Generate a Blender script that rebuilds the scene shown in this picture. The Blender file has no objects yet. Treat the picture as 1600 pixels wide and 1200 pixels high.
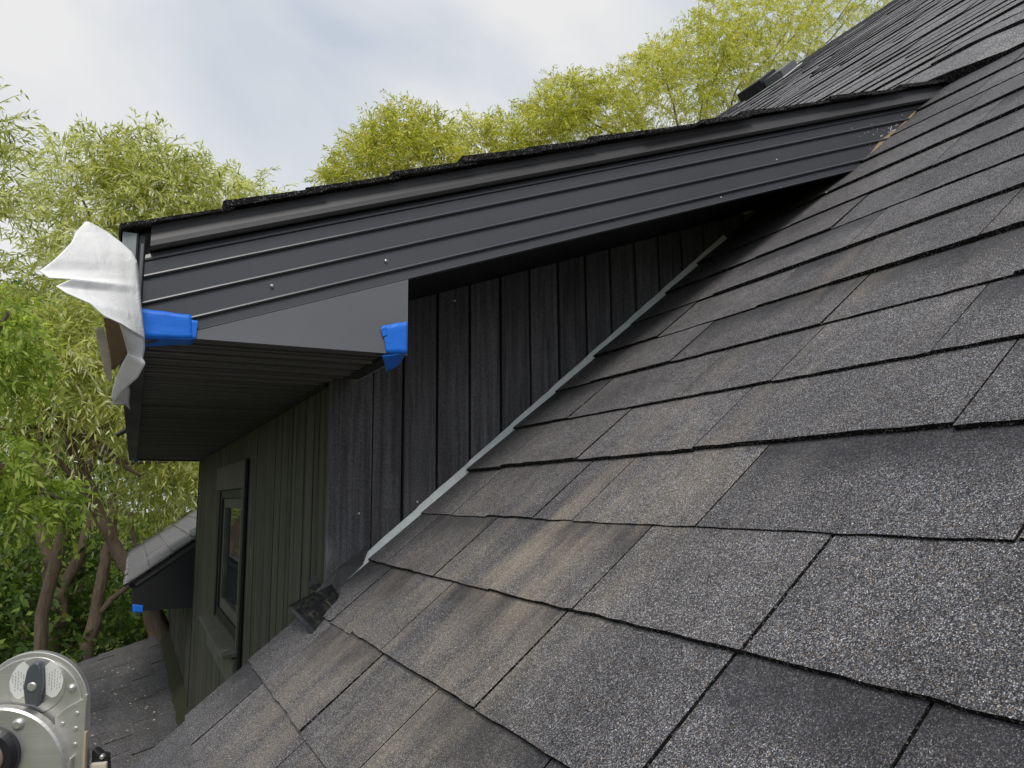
import bpy, bmesh, math, random
import numpy as np
from mathutils import Vector, Matrix, noise as mnoise
from mathutils.geometry import tessellate_polygon
R = math.radians
S = bpy.context.scene
random.seed(7); rng = np.random.default_rng(7)
col = S.collection

# ------------------------------------------------------------------ camera, world, sun, exposure
# Axes: +X runs up the slope of the roofs (horizontally), +Y along the shingle courses, +Z up.
FPX = 1196.43
YAW, PITCH, ROLL = 0.456588, 0.146588, -0.008671
def cam_axes():
    f = Vector((math.sin(YAW)*math.cos(PITCH), math.cos(YAW)*math.cos(PITCH), math.sin(PITCH)))
    r = Vector((math.cos(YAW), -math.sin(YAW), 0)); u = r.cross(f)
    c, s = math.cos(ROLL), math.sin(ROLL)
    return c*r + s*u, -s*r + c*u, f
CR, CU, CF = cam_axes()
cd = bpy.data.cameras.new('camera'); cam = bpy.data.objects.new('camera', cd); col.objects.link(cam)
cam.matrix_world = Matrix(((CR.x, CU.x, -CF.x, 0), (CR.y, CU.y, -CF.y, 0), (CR.z, CU.z, -CF.z, 0), (0, 0, 0, 1)))
cd.sensor_width = 36; cd.lens = FPX/1600*36; cd.clip_start = 0.02; cd.clip_end = 2000
S.camera = cam

SUN_EL, SUN_AZ = R(52), R(200)       # a veiled sun, high and behind the camera to the right
w = bpy.data.worlds.new('World'); S.world = w; w.use_nodes = True
nt = w.node_tree; nt.nodes.clear()
def N(t, kind, **kw):
    n = t.nodes.new(kind)
    for k, v in kw.items():
        if k in n.inputs.keys(): n.inputs[k].default_value = v
        else: setattr(n, k, v)
    return n
L = lambda t, a, b: t.links.new(a, b)
def ramp(t, src, stops):
    n = t.nodes.new('ShaderNodeValToRGB'); e = n.color_ramp.elements
    while len(e) < len(stops): e.new(.5)
    for el, (p, c) in zip(e, stops): el.position = p; el.color = (*c, 1) if len(c) == 3 else c
    L(t, src, n.inputs[0]); return n.outputs[0]
out = N(nt, 'ShaderNodeOutputWorld'); bg = N(nt, 'ShaderNodeBackground'); bg.inputs[1].default_value = 0.1
sky = N(nt, 'ShaderNodeTexSky'); sky.sky_type = 'NISHITA'; sky.sun_disc = False
sky.sun_elevation = SUN_EL; sky.sun_rotation = SUN_AZ
tc = N(nt, 'ShaderNodeTexCoord'); mp = N(nt, 'ShaderNodeMapping'); mp.inputs['Scale'].default_value = (1, 1, 1.7)
L(nt, tc.outputs['Generated'], mp.inputs[0])
n1 = N(nt, 'ShaderNodeTexNoise', Scale=1.7, Detail=6.0, Roughness=.48, Distortion=.5); L(nt, mp.outputs[0], n1.inputs['Vector'])
cl = ramp(nt, n1.outputs['Fac'], [(.34, (3.2, 3.65, 4.3)), (.47, (3.8, 4.2, 4.75)), (.55, (4.6, 4.8, 5.05)), (.66, (5.7, 5.65, 5.6))])
mix = N(nt, 'ShaderNodeMixRGB'); mix.inputs[0].default_value = .93
L(nt, sky.outputs[0], mix.inputs[1]); L(nt, cl, mix.inputs[2])
L(nt, mix.outputs[0], bg.inputs[0]); L(nt, bg.outputs[0], out.inputs[0])
sd = bpy.data.lights.new('sun', 'SUN'); sd.energy = 1.5; sd.angle = R(24); sd.color = (1, .96, .9)
so = bpy.data.objects.new('sun', sd); col.objects.link(so)
sdir = Vector((math.sin(SUN_AZ)*math.cos(SUN_EL), math.cos(SUN_AZ)*math.cos(SUN_EL), math.sin(SUN_EL)))
so.rotation_euler = sdir.to_track_quat('Z', 'Y').to_euler()
S.view_settings.view_transform = 'Standard'; S.view_settings.look = 'None'
S.view_settings.exposure = 0.62; S.view_settings.gamma = 1; S.view_settings.use_curve_mapping = False

# ------------------------------------------------------------------ helpers
def ray(px, py):
    return CR*((px-800)/FPX) + CU*(-(py-600)/FPX) + CF
def at(px, py, Y):          # world point at distance Y along +Y
    v = ray(px, py); return v*(Y/v.y)
def proj(P):
    z = P.dot(CF)
    return (800+FPX*P.dot(CR)/z, 600-FPX*P.dot(CU)/z, z) if z > .02 else None
def link(o, parent=None, kind=None):
    col.objects.link(o)
    if parent is not None:
        o.parent = parent; o.matrix_parent_inverse = PINV.get(parent.name, Matrix())
    if kind: o['kind'] = kind
    return o
PINV = {}
def mesh_obj(name, verts, faces, mat, parent=None, kind=None, smooth=False, cols=None, mi=None):
    me = bpy.data.meshes.new(name); me.from_pydata([tuple(v) for v in verts], [], faces)
    if mat: me.materials.append(mat)
    if mi: me.materials.append(M['cut_edge']); me.polygons.foreach_set('material_index', mi)
    if smooth: me.polygons.foreach_set('use_smooth', [True]*len(me.polygons))
    if cols is not None:
        ca = me.color_attributes.new('Col', 'FLOAT_COLOR', 'POINT'); ca.data.foreach_set('color', np.asarray(cols, dtype=np.float32).ravel())
    me.update(); return link(bpy.data.objects.new(name, me), parent, kind)
def empty(name, loc, label=None, cat=None, group=None, parent=None):
    o = bpy.data.objects.new(name, None); o.location = loc; o.empty_display_size = .1
    if label: o['label'] = label
    if cat: o['category'] = cat
    if group: o['group'] = group
    link(o, parent)
    if parent is None: PINV[o.name] = Matrix.Translation(Vector(loc)).inverted()
    return o
def tag(o, label, cat, group=None):
    o['label'] = label; o['category'] = cat
    if group: o['group'] = group
    return o
def part(name, parent):      # an Empty-less grouping part is not wanted: parts are meshes
    pass
class MB:
    def __init__(s): s.v = []; s.f = []
    def add(s, vs, fs):
        b = len(s.v); s.v += [Vector(v) for v in vs]; s.f += [tuple(b+i for i in f) for f in fs]
    def box(s, x0, x1, y0, y1, z0, z1):
        s.add([(x0,y0,z0),(x1,y0,z0),(x1,y1,z0),(x0,y1,z0),(x0,y0,z1),(x1,y0,z1),(x1,y1,z1),(x0,y1,z1)],
              [(0,3,2,1),(4,5,6,7),(0,1,5,4),(1,2,6,5),(2,3,7,6),(3,0,4,7)])
    def hexa(s, b, t):       # bottom 4 points, top 4 points (same order)
        s.add(list(b)+list(t), [(0,3,2,1),(4,5,6,7),(0,1,5,4),(1,2,6,5),(2,3,7,6),(3,0,4,7)])
    def prism(s, prof0, prof1):   # two matching closed profiles, capped
        n = len(prof0); s.add(list(prof0)+list(prof1), [(i,(i+1)%n,n+(i+1)%n,n+i) for i in range(n)]+[tuple(range(n))[::-1], tuple(range(n, 2*n))])
    def tube(s, pts, rad, k=8, wob=0.0):
        pts = [Vector(p) for p in pts]; rings = []
        for i, p in enumerate(pts):
            t = (pts[min(i+1, len(pts)-1)] - pts[max(i-1, 0)]).normalized()
            a = t.cross(Vector((.3, .2, 1)) if abs(t.z) < .9 else Vector((1, 0, 0))).normalized(); b = t.cross(a)
            r = rad[i] if hasattr(rad, '__len__') else rad
            rings.append([p + (a*math.cos(q) + b*math.sin(q))*r*(1+wob*(random.random()-.5)) for q in [2*math.pi*j/k for j in range(k)]])
        vs = [v for rg in rings for v in rg]; fs = []
        for i in range(len(pts)-1):
            for j in range(k): fs.append((i*k+j, i*k+(j+1)%k, (i+1)*k+(j+1)%k, (i+1)*k+j))
        fs.append(tuple(range(k))[::-1]); fs.append(tuple(range((len(pts)-1)*k, len(pts)*k)))
        s.add(vs, fs)
    def disc(s, c, r, z0, z1, k=32, bev=0):     # cylinder about local z
        rr = [(r, z0), (r, z1-bev), (r-bev, z1)] if bev else [(r, z0), (r, z1)]
        vs = [(c[0]+q*math.cos(2*math.pi*j/k), c[1]+q*math.sin(2*math.pi*j/k), z) for q, z in rr for j in range(k)]
        fs = [(i*k+j, i*k+(j+1)%k, (i+1)*k+(j+1)%k, (i+1)*k+j) for i in range(len(rr)-1) for j in range(k)]
        fs += [tuple(range(k))[::-1], tuple(range((len(rr)-1)*k, len(rr)*k))]
        s.add(vs, fs)
    def build(s, name, mat, parent=None, kind=None, smooth=False, bevel=0):
        o = mesh_obj(name, s.v, s.f, mat, parent, kind, smooth)
        if bevel:
            m = o.modifiers.new('b', 'BEVEL'); m.width = bevel; m.segments = 2; m.limit_method = 'ANGLE'
        return o

# ------------------------------------------------------------------ materials
def newmat(name, rough=.6, spec=.5, metal=0):
    m = bpy.data.materials.new(name); m.use_nodes = True; t = m.node_tree
    b = t.nodes['Principled BSDF']; b.inputs['Roughness'].default_value = rough
    b.inputs['Specular IOR Level'].default_value = spec; b.inputs['Metallic'].default_value = metal
    return m, t, b
def objco(t, scale=(1, 1, 1), rot=(0, 0, 0)):
    c = N(t, 'ShaderNodeTexCoord'); m = N(t, 'ShaderNodeMapping')
    m.inputs['Scale'].default_value = scale; m.inputs['Rotation'].default_value = rot
    L(t, c.outputs['Object'], m.inputs[0]); return m.outputs[0]
def mixc(t, fac, a, b, mode='MIX'):
    n = N(t, 'ShaderNodeMixRGB'); n.blend_type = mode
    for i, x in ((0, fac), (1, a), (2, b)):
        if hasattr(x, 'is_linked') or isinstance(x, bpy.types.NodeSocket): L(t, x, n.inputs[i])
        elif isinstance(x, (int, float)): n.inputs[i].default_value = x
        else: n.inputs[i].default_value = (*x, 1)
    return n.outputs[0]
def mathn(t, op, a, b=0, clamp=False):
    n = N(t, 'ShaderNodeMath'); n.operation = op; n.use_clamp = clamp
    for i, x in ((0, a), (1, b)):
        if isinstance(x, bpy.types.NodeSocket): L(t, x, n.inputs[i])
        else: n.inputs[i].default_value = x
    return n.outputs[0]
def noise(t, vec, scale, detail=3, rough=.5, dist=0):
    n = N(t, 'ShaderNodeTexNoise', Scale=scale, Detail=detail, Roughness=rough, Distortion=dist)
    L(t, vec, n.inputs['Vector']); return n.outputs['Fac']
def bump(t, b, h, strength=.3, dist=.01):
    n = N(t, 'ShaderNodeBump'); n.inputs['Strength'].default_value = strength; n.inputs['Distance'].default_value = dist
    L(t, h, n.inputs['Height']); L(t, n.outputs[0], b.inputs['Normal'])
def simple(name, c, rough=.6, spec=.5, metal=0, nscale=0, namt=.2, bstr=0):
    m, t, b = newmat(name, rough, spec, metal)
    b.inputs['Base Color'].default_value = (*c, 1)
    if nscale:
        v = objco(t); f = noise(t, v, nscale, 5, .6)
        cc = mixc(t, f, tuple(x*(1-namt) for x in c), tuple(min(1, x*(1+namt)) for x in c))
        L(t, cc, b.inputs['Base Color'])
        if bstr: bump(t, b, f, bstr, .005)
    return m

PA = 0.694108; KR = math.tan(PA); DR = 0.381736; S0 = -0.029055; E = .143
UP = Vector((math.cos(PA), 0, math.sin(PA))); NR = Vector((-math.sin(PA), 0, math.cos(PA)))
def granules(name, dirt=True, base=1.0, gscale=1.0):
    m, t, b = newmat(name, .82, .35)
    co = objco(t)
    v = N(t, 'ShaderNodeTexVoronoi', Scale=1350*gscale); L(t, co, v.inputs['Vector'])
    sep = N(t, 'ShaderNodeSeparateColor'); L(t, v.outputs['Color'], sep.inputs[0])
    g = ramp(t, sep.outputs[0], [(0, (.012, .012, .014)), (.38, (.036, .035, .038)), (.66, (.090, .088, .092)), (.88, (.18, .178, .182)), (1, (.45, .44, .44))])
    # a few warm granules
    warm = mathn(t, 'GREATER_THAN', sep.outputs[1], .95)
    g = mixc(t, warm, g, (.20, .14, .085))
    v2 = noise(t, co, 430*gscale, 2, .6)
    g = mixc(t, 1.0, g, ramp(t, v2, [(.36, (.55,)*3), (.64, (1.4,)*3)]), 'MULTIPLY')
    at_ = N(t, 'ShaderNodeVertexColor'); at_.layer_name = 'Col'
    s2 = N(t, 'ShaderNodeSeparateColor'); L(t, at_.outputs[0], s2.inputs[0])
    tone = ramp(t, s2.outputs[0], [(0, (.82*base, .82*base, .85*base)), (.5, (.95*base, .945*base, .96*base)), (1, (1.08*base, 1.07*base, 1.075*base))])
    g = mixc(t, 1.0, g, tone, 'MULTIPLY')
    # the printed dark band across the upper part of some tabs
    wob = noise(t, co, 14, 3)
    vv = mathn(t, 'ADD', s2.outputs[2], mathn(t, 'MULTIPLY', mathn(t, 'SUBTRACT', wob, .5), .7))
    band = mathn(t, 'MULTIPLY', ramp(t, vv, [(.42, (0,)*3), (.85, (1,)*3)]), s2.outputs[1])
    g = mixc(t, mathn(t, 'MULTIPLY', band, .75), g, (.032, .031, .036))
    mid = noise(t, co, 42, 4, .7)
    g = mixc(t, 1.0, g, ramp(t, mid, [(.3, (.80,)*3), (.55, (1.02,)*3), (.72, (1.25,)*3)]), 'MULTIPLY')
    big = noise(t, co, 5.5, 4, .6)
    g = mixc(t, 1.0, g, ramp(t, big, [(.3, (.78,)*3), (.7, (1.2,)*3)]), 'MULTIPLY')
    if dirt:
        # tan dust washed down the slope in streaks, strongest on the lower courses near the dormer
        mp_ = N(t, 'ShaderNodeMapping'); L(t, N(t, 'ShaderNodeTexCoord').outputs['Object'], mp_.inputs[0])
        mp_.inputs['Scale'].default_value = (2.0, 12, 2.0)
        st = noise(t, mp_.outputs[0], 1.0, 5, .65, .15)
        st = ramp(t, st, [(.42, (0,)*3), (.66, (1,)*3)])
        pos = N(t, 'ShaderNodeSeparateXYZ'); L(t, co, pos.inputs[0])
        def hump(s, c, wd):
            d = mathn(t, 'DIVIDE', mathn(t, 'SUBTRACT', s, c), wd); d = mathn(t, 'MULTIPLY', d, d)
            return mathn(t, 'SUBTRACT', 1, d, True)
        mk = mathn(t, 'MULTIPLY', hump(pos.outputs[1], 1.02, .42), hump(pos.outputs[0], .40, .40))
        mk = mathn(t, 'ADD', mk, mathn(t, 'MULTIPLY', mathn(t, 'MULTIPLY', hump(pos.outputs[1], .78, .3), hump(pos.outputs[0], .85, .5)), .45))
        big2 = ramp(t, noise(t, co, 9, 3), [(.35, (.3,)*3), (.6, (1,)*3)])
        fac = mathn(t, 'MULTIPLY', mathn(t, 'MULTIPLY', mk, st), mathn(t, 'MULTIPLY', big2, .85), True)
        sg = ramp(t, sep.outputs[0], [(0, (.10, .083, .064)), (.5, (.27, .23, .18)), (1, (.54, .47, .38))])
        g = mixc(t, fac, g, sg)
    L(t, g, b.inputs['Base Color'])
    d = v.outputs['Distance']
    bump(t, b, d, .45, .0009)
    return m
M = {}
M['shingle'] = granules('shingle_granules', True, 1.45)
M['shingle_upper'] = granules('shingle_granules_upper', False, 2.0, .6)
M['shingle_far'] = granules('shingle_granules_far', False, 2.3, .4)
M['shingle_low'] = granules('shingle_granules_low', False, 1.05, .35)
m_, t_, b_m = newmat('asphalt_cut_edge', .92, .15); c_ = objco(t_)
v_ = N(t_, 'ShaderNodeTexVoronoi', Scale=620); L(t_, c_, v_.inputs['Vector']); sp_ = N(t_, 'ShaderNodeSeparateColor'); L(t_, v_.outputs['Color'], sp_.inputs[0])
L(t_, ramp(t_, sp_.outputs[0], [(0, (.008, .008, .008)), (.80, (.014, .013, .013)), (.90, (.08, .078, .078)), (1, (.20, .19, .19))]), b_m.inputs['Base Color']); bump(t_, b_m, v_.outputs['Distance'], .6, .002)
M['cut_edge'] = m_
M['deck'] = simple('roof_underlay', (.02, .02, .021), .9)

def painted_metal(name, c, rough=.42, big=2.5):
    m, t, b = newmat(name, rough, .45)
    co = objco(t)
    f = noise(t, co, big, 4, .55); f2 = noise(t, co, 60, 3, .6)
    L(t, mixc(t, f, tuple(x*.85 for x in c), tuple(x*1.15 for x in c)), b.inputs['Base Color'])
    rr = ramp(t, f, [(.3, (rough-.05,)*3), (.7, (rough+.08,)*3)]); L(t, rr, b.inputs['Roughness'])
    # gentle oil-canning plus a trace of dust
    n = noise(t, co, 6, 2, .4)
    hh = mathn(t, 'ADD', n, mathn(t, 'MULTIPLY', f2, .02))
    bump(t, b, hh, .12, .02)
    return m
M['metal'] = painted_metal('charcoal_aluminium', (.066, .069, .078), .30)
M['metal_smooth'] = painted_metal('charcoal_flat_sheet', (.13, .133, .146), .36, 5)
M['drip'] = painted_metal('drip_edge_metal', (.048, .047, .050), .45)
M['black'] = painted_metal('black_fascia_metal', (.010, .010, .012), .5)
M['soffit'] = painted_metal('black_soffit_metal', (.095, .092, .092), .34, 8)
M['galv'] = simple('galvanised_steel', (.76, .80, .79), .55, .5, .0, 45, .28)
M['light_trim'] = simple('pale_trim', (.24, .27, .27), .5, .5, 0, 20, .15)

def wood(name, ca, cb, green=0.0, fine=1.0):
    m, t, b = newmat(name, .72, .3)
    co = objco(t, (1, 1, 1))
    ri = N(t, 'ShaderNodeObjectInfo').outputs['Random']
    # grain runs up the boards; each board gets its own offset
    add = N(t, 'ShaderNodeVectorMath'); add.operation = 'ADD'
    cmb = N(t, 'ShaderNodeCombineXYZ'); L(t, mathn(t, 'MULTIPLY', ri, 37), cmb.inputs[2]); L(t, mathn(t, 'MULTIPLY', ri, 11), cmb.inputs[0])
    L(t, co, add.inputs[0]); L(t, cmb.outputs[0], add.inputs[1])
    mp_ = N(t, 'ShaderNodeMapping'); mp_.inputs['Scale'].default_value = (90*fine, 90*fine, 3.2); L(t, add.outputs[0], mp_.inputs[0])
    g = noise(t, mp_.outputs[0], 1, 5, .65, .6)
    # knots: rings about sparse points
    mk = N(t, 'ShaderNodeMapping'); mk.inputs['Scale'].default_value = (7, 7, 4.2); L(t, add.outputs[0], mk.inputs[0])
    vor = N(t, 'ShaderNodeTexVoronoi', Scale=1.0, Randomness=1.0); L(t, mk.outputs[0], vor.inputs['Vector'])
    kd = vor.outputs['Distance']
    ring = mathn(t, 'SINE', mathn(t, 'MULTIPLY', kd, 95)); kmask = ramp(t, kd, [(.04, (1,)*3), (.17, (0,)*3)])
    saw = noise(t, add.outputs[0], 320, 2, .7)
    bands = N(t, 'ShaderNodeMapping'); bands.inputs['Scale'].default_value = (4, 4, 240); L(t, add.outputs[0], bands.inputs[0])
    sb = noise(t, bands.outputs[0], 1, 2, .5)
    h = mathn(t, 'ADD', g, mathn(t, 'MULTIPLY', mathn(t, 'MULTIPLY', ring, kmask), .35))
    h = mathn(t, 'ADD', h, mathn(t, 'ADD', mathn(t, 'MULTIPLY', saw, .5), mathn(t, 'MULTIPLY', sb, .35)))
    c = mixc(t, ramp(t, g, [(.32, (0,)*3), (.68, (1,)*3)]), ca, cb)
    c = mixc(t, 1, c, ramp(t, saw, [(.35, (.72,)*3), (.65, (1.3,)*3)]), 'MULTIPLY')
    c = mixc(t, mathn(t, 'MULTIPLY', kmask, .75), c, tuple(x*1.5 for x in cb))
    vr = mathn(t, 'ADD', .82, mathn(t, 'MULTIPLY', ri, .36))
    cv = N(t, 'ShaderNodeCombineXYZ'); [L(t, vr, cv.inputs[i]) for i in range(3)]
    c = mixc(t, 1, c, cv.outputs[0], 'MULTIPLY')
    big = noise(t, co, 3.0, 4, .6)
    c = mixc(t, 1, c, ramp(t, big, [(.3, (.75,)*3), (.7, (1.2,)*3)]), 'MULTIPLY')
    if green:
        ms = N(t, 'ShaderNodeMapping'); ms.inputs['Scale'].default_value = (30, 30, .7); L(t, co, ms.inputs[0])
        s = noise(t, ms.outputs[0], 1, 4, .6)
        c = mixc(t, mathn(t, 'MULTIPLY', ramp(t, s, [(.42, (0,)*3), (.62, (1,)*3)]), green), c, (.085, .092, .058))
    L(t, c, b.inputs['Base Color']); bump(t, b, h, .8, .0026)
    return m
M['board'] = wood('charcoal_stained_board', (.055, .052, .058), (.150, .145, .156))
M['board_green'] = wood('weathered_green_board', (.022, .021, .019), (.100, .093, .080), .7)
M['trim_wood'] = wood('weathered_trim', (.065, .066, .054), (.15, .15, .125), .4)
M['raw_wood'] = simple('raw_pine', (.42, .30, .17), .7, .3, 0, 60, .2)
M['moss'] = simple('moss_covered_flashing', (.050, .052, .032), .95, .1, 0, 80, .5, .8)
mm_, mt_, mb_ = newmat('black_membrane', .38, .45); mc_ = objco(mt_, (60, 25, 25)); mf_ = noise(mt_, mc_, 1, 6, .7, 1.2)
L(mt_, ramp(mt_, mf_, [(.5, (.012, .012, .014)), (.62, (.03, .033, .026)), (.72, (.16, .15, .13))]), mb_.inputs['Base Color']); bump(mt_, mb_, mf_, .5, .004); M['membrane'] = mm_

# ------------------------------------------------------------------ HOUSE
house = empty('house', (.356, 1.57, -4.2), 'dark charcoal house with shed dormer, board cladding and grey shingle roofs', 'house')
def hp(mb, name, mat, parent=None, **kw): return mb.build(name, mat, parent or house, **kw)
def zR(x): return x*KR - DR/math.cos(PA)
def RP(s, y, h=0.0):         # s along slope, y, h above the roof plane
    return UP*s + Vector((0, y, 0)) - NR*DR + NR*h

# ---- main roof deck (thick slab, below the shingles)
def slab(s0, s1, y0, y1, th=.05, h=-.004):
    m = MB(); m.hexa([RP(s0,y0,h-th),RP(s1,y0,h-th),RP(s1,y1,h-th),RP(s0,y1,h-th)], [RP(s0,y0,h),RP(s1,y0,h),RP(s1,y1,h),RP(s0,y1,h)]); return m
SR = S0 + 47.6*E              # ridge
s_dorm = .356/math.cos(PA) + 0.0
d0 = slab(-1.05, SR, -1.6, 1.565)
s15 = S0+14.6*E
b_ = slab(s15, SR, 1.565, 13.0); d0.add(b_.v, b_.f)
Pr = RP(SR, 0, 0)
# far slope, so that the ridge is a ridge
d0.add([(Pr.x, -1.6, Pr.z-.01), (Pr.x+5, -1.6, Pr.z-.01-5*KR), (Pr.x+5, 13, Pr.z-.01-5*KR), (Pr.x, 13, Pr.z-.01)], [(0, 1, 2, 3)])
main_roof = hp(d0, 'main_roof', M['deck'])
PINV[main_roof.name] = Matrix()

def lift(s, y):
    # the courses over the dormer's top edge are packed out, highest at the dormer rake and fading to the right
    if s < s15-.01: return 0.0
    a = min(max((y-.97)/(1.24-.97), 0), 1); a = a*a*(3-2*a)
    return .030*a*max(0, 1-(s-s15)/(E*9))
def shingle_piece(s, y0, y1, T, last, tone, band, seg, jit, hfun=None, plane=None, expo=E, over=.018):
    """verts/faces/cols of one tab; butt edge at s, raised by its own thickness"""
    P = plane or RP
    n = max(2, seg); vs = []; cs = []
    for i in range(n+1):
        y = y0 + (y1-y0)*i/n
        js = random.gauss(0, jit); jh = random.gauss(0, jit*.35)
        hb = hfun(s, y) if hfun else 0
        yy = y + (random.gauss(0, jit*.5) if 0 < i < n else 0)
        top = P(s+js, yy, hb+2*T+jh); bot = P(s+js*.6, yy, (hb*0 if hb > .001 and last else hb)+T*.2)
        vs += [top, bot]; cs += [(tone, band, 0, 1)]*2
    sm = s+expo*.55
    for i in range(n+1):
        y = y0 + (y1-y0)*i/n
        hb = hfun(sm, y) if hfun else 0
        vs.append(P(sm, y + random.gauss(0, jit*.2) if 0 < i < n else y, hb+1.45*T)); cs.append((tone, band, .55, 1))
    b = len(vs)
    for i in range(n+1):
        y = y0 + (y1-y0)*i/n
        hb = hfun(s+expo, y) if hfun else 0
        vs.append(P(s+expo+over, y, hb+T*.9)); cs.append((tone, band, 1.12, 1))
    m0 = 2*(n+1); b0 = m0+n+1; fs = []
    for i in range(n):
        fs.append((2*i, 2*i+2, m0+i+1, m0+i)); fs.append((m0+i, m0+i+1, b0+i+1, b0+i)); fs.append((2*i+1, 2*i+3, 2*i+2, 2*i))
    # side faces
    k = len(vs); vs += [P(s+expo+over, y0, 0), P(s+expo+over, y1, 0)]; cs += [(tone, band, 1, 1)]*2
    fs.append((1, 0, m0, b0, k)); fs.append((2*n+1, k+1, b0+n, m0+n, 2*n))
    return vs, fs, cs

def midx(fs): return [0, 0, 1]*((len(fs)-2)//3)+[1, 1]
JOINTS = {-1: [1.419, 1.062, .80, .56], 0: [1.394, 1.089, .868, .60, .36], 1: [1.402, 1.265, 1.095, .759, .494, .325, .12], 2: [1.44, 1.176, .966, .745, .485, .21],
          3: [1.38, 1.22, 1.047, .929, .667, .33, .10], 4: [1.39, 1.093, .80, .44, .25], 5: [1.31, .965, .764, .53, .31], 6: [1.40, 1.12, .771, .50, .2], 7: [1.3, 1.01, .842, .60, .33]}
pieces = []                  # (size on screen, verts, faces, cols, material)
def course_joints(k, ylo, yhi, wmin, wmax):
    js = list(JOINTS.get(k, []))
    if not js:
        y = yhi - random.uniform(.02, wmax)
        while y > ylo: js.append(y); y -= random.uniform(wmin, wmax)
    y = min(js) - random.uniform(wmin, wmax)
    while y > ylo: js.append(y); y -= random.uniform(wmin, wmax)
    js = sorted(set([j for j in js if ylo+.02 < j < yhi-.02] + [ylo, yhi])); return js
def screen_size(vs):
    c = sum(vs, Vector())/len(vs); q = proj(c)
    if not q or not (-250 < q[0] < 1850 and -250 < q[1] < 1450): return 0
    qs = [proj(v) for v in vs]; qs = [a for a in qs if a]
    if not qs: return 0
    x0, x1 = max(0, min(a[0] for a in qs)), min(1600, max(a[0] for a in qs)); y0, y1 = max(0, min(a[1] for a in qs)), min(1200, max(a[1] for a in qs))
    return max(0, x1-x0)*max(0, y1-y0)
for k in range(-7, 48):
    s = S0+k*E
    x = (s*UP - NR*DR).x
    if k < 15: yhi = 1.60+random.uniform(-.012, .02) if x < .33 else 1.558
    else: yhi = 12.5
    if k == 15: yhi = 12.5
    js = course_joints(k, -1.3, yhi, .17, .42) if k < 15 else course_joints(k, -1.3, yhi, .22, .5)
    for a, b in zip(js[:-1], js[1:]):
        T = random.choice([.0036, .0042, .0048]) if k < 4 else (random.choice([.0042, .0050, .0060]) if k < 15 else random.choice([.0030, .0042, .0056, .0066]))
        gap = random.choice([.0026, .0032]) if k < 4 else random.choice([.0020, .0026]) if k in JOINTS else random.choice([.0014, .002, .0026])
        ds = random.gauss(0, .0012) if k < 15 else random.gauss(0, .004)
        near = b < 2.6
        seg = max(2, min(14, int((b-a)/.022))) if near and k < 12 else (4 if near else 2)
        vs, fs, cs = shingle_piece(s+ds, a+gap/2, b-gap/2, T, k == 15, random.random()*.9+.05, random.choice([0, .1, .4, .9]) if k < 15 else random.choice([0, .2]), seg,
                                   .0006 if near and k < 12 else .0005, lift if k >= 15 else None, expo=min(E, SR-s), over=.018 if k < 46 else 0)
        pieces.append([screen_size(vs), vs, fs, cs, M['shingle'] if k < 15 else M['shingle_upper'], k])
pieces.sort(key=lambda q: -q[0])
NP = 236
for q in pieces[:NP]: mesh_obj('shingle', q[1], q[2], q[4], main_roof, cols=q[3], mi=midx(q[2]))
def join(ps, name, mat, parent):
    V, F, C, MI = [], [], [], []
    for q in ps:
        b = len(V); V += q[1]; F += [tuple(b+i for i in f) for f in q[2]]; C += q[3]; MI += midx(q[2])
    return mesh_obj(name, V, F, mat, parent, 'stuff', cols=C, mi=MI)
join([q for q in pieces[NP:] if q[5] < 15], 'shingle_courses_below', M['shingle'], main_roof)
join([q for q in pieces[NP:] if q[5] >= 15], 'shingle_courses_above', M['shingle_upper'], main_roof)
# ridge cap
rc = MB(); y = -1.5
while y < 12.8:
    a = [Pr+Vector((-.13*math.cos(PA), y, -.13*math.sin(PA)+.014)), Pr+Vector((0, y, .026)), Pr+Vector((.13*math.cos(PA), y, -.13*math.sin(PA)+.014))]
    d = Vector((0, .30, -.006)); rc.add([p.copy() for p in a]+[p+d for p in a], [(0, 1, 4, 3), (1, 2, 5, 4)]); y += .145
rc.build('ridge_cap', M['deck'], main_roof)

# ---- dormer roof (shallow shed): underside and rake in the plane y = YR
KD = .362; YR = 1.20; YE = 5.10
def zD(x, c=.412): return c + KD*x
cD, sD = 1/math.hypot(1, KD), KD/math.hypot(1, KD)
def DP(s, y, h=0.0):         # plane for the dormer's shingles; s from the eave
    x0 = -.040
    return Vector((x0 + s*cD - h*sD, y, zD(x0, .3985) + s*sD + h*cD))
dm = MB()
XI = 1.93
def dsec(c, x0=-.036, x1=XI): return (x0, zD(x0, c)), (x1, zD(x1, c))
dm.hexa([(-.02, YR+.02, zD(-.02, .375)), (XI, YR+.02, zD(XI, .375)), (XI, YE, zD(XI, .375)), (-.02, YE, zD(-.02, .375))],
        [(-.02, YR+.02, zD(-.02, .392)), (XI, YR+.02, zD(XI, .392)), (XI, YE, zD(XI, .392)), (-.02, YE, zD(-.02, .392))])
dormer_roof = hp(dm, 'dormer_roof', M['deck']); PINV[dormer_roof.name] = Matrix()
far_ps = []
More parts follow.
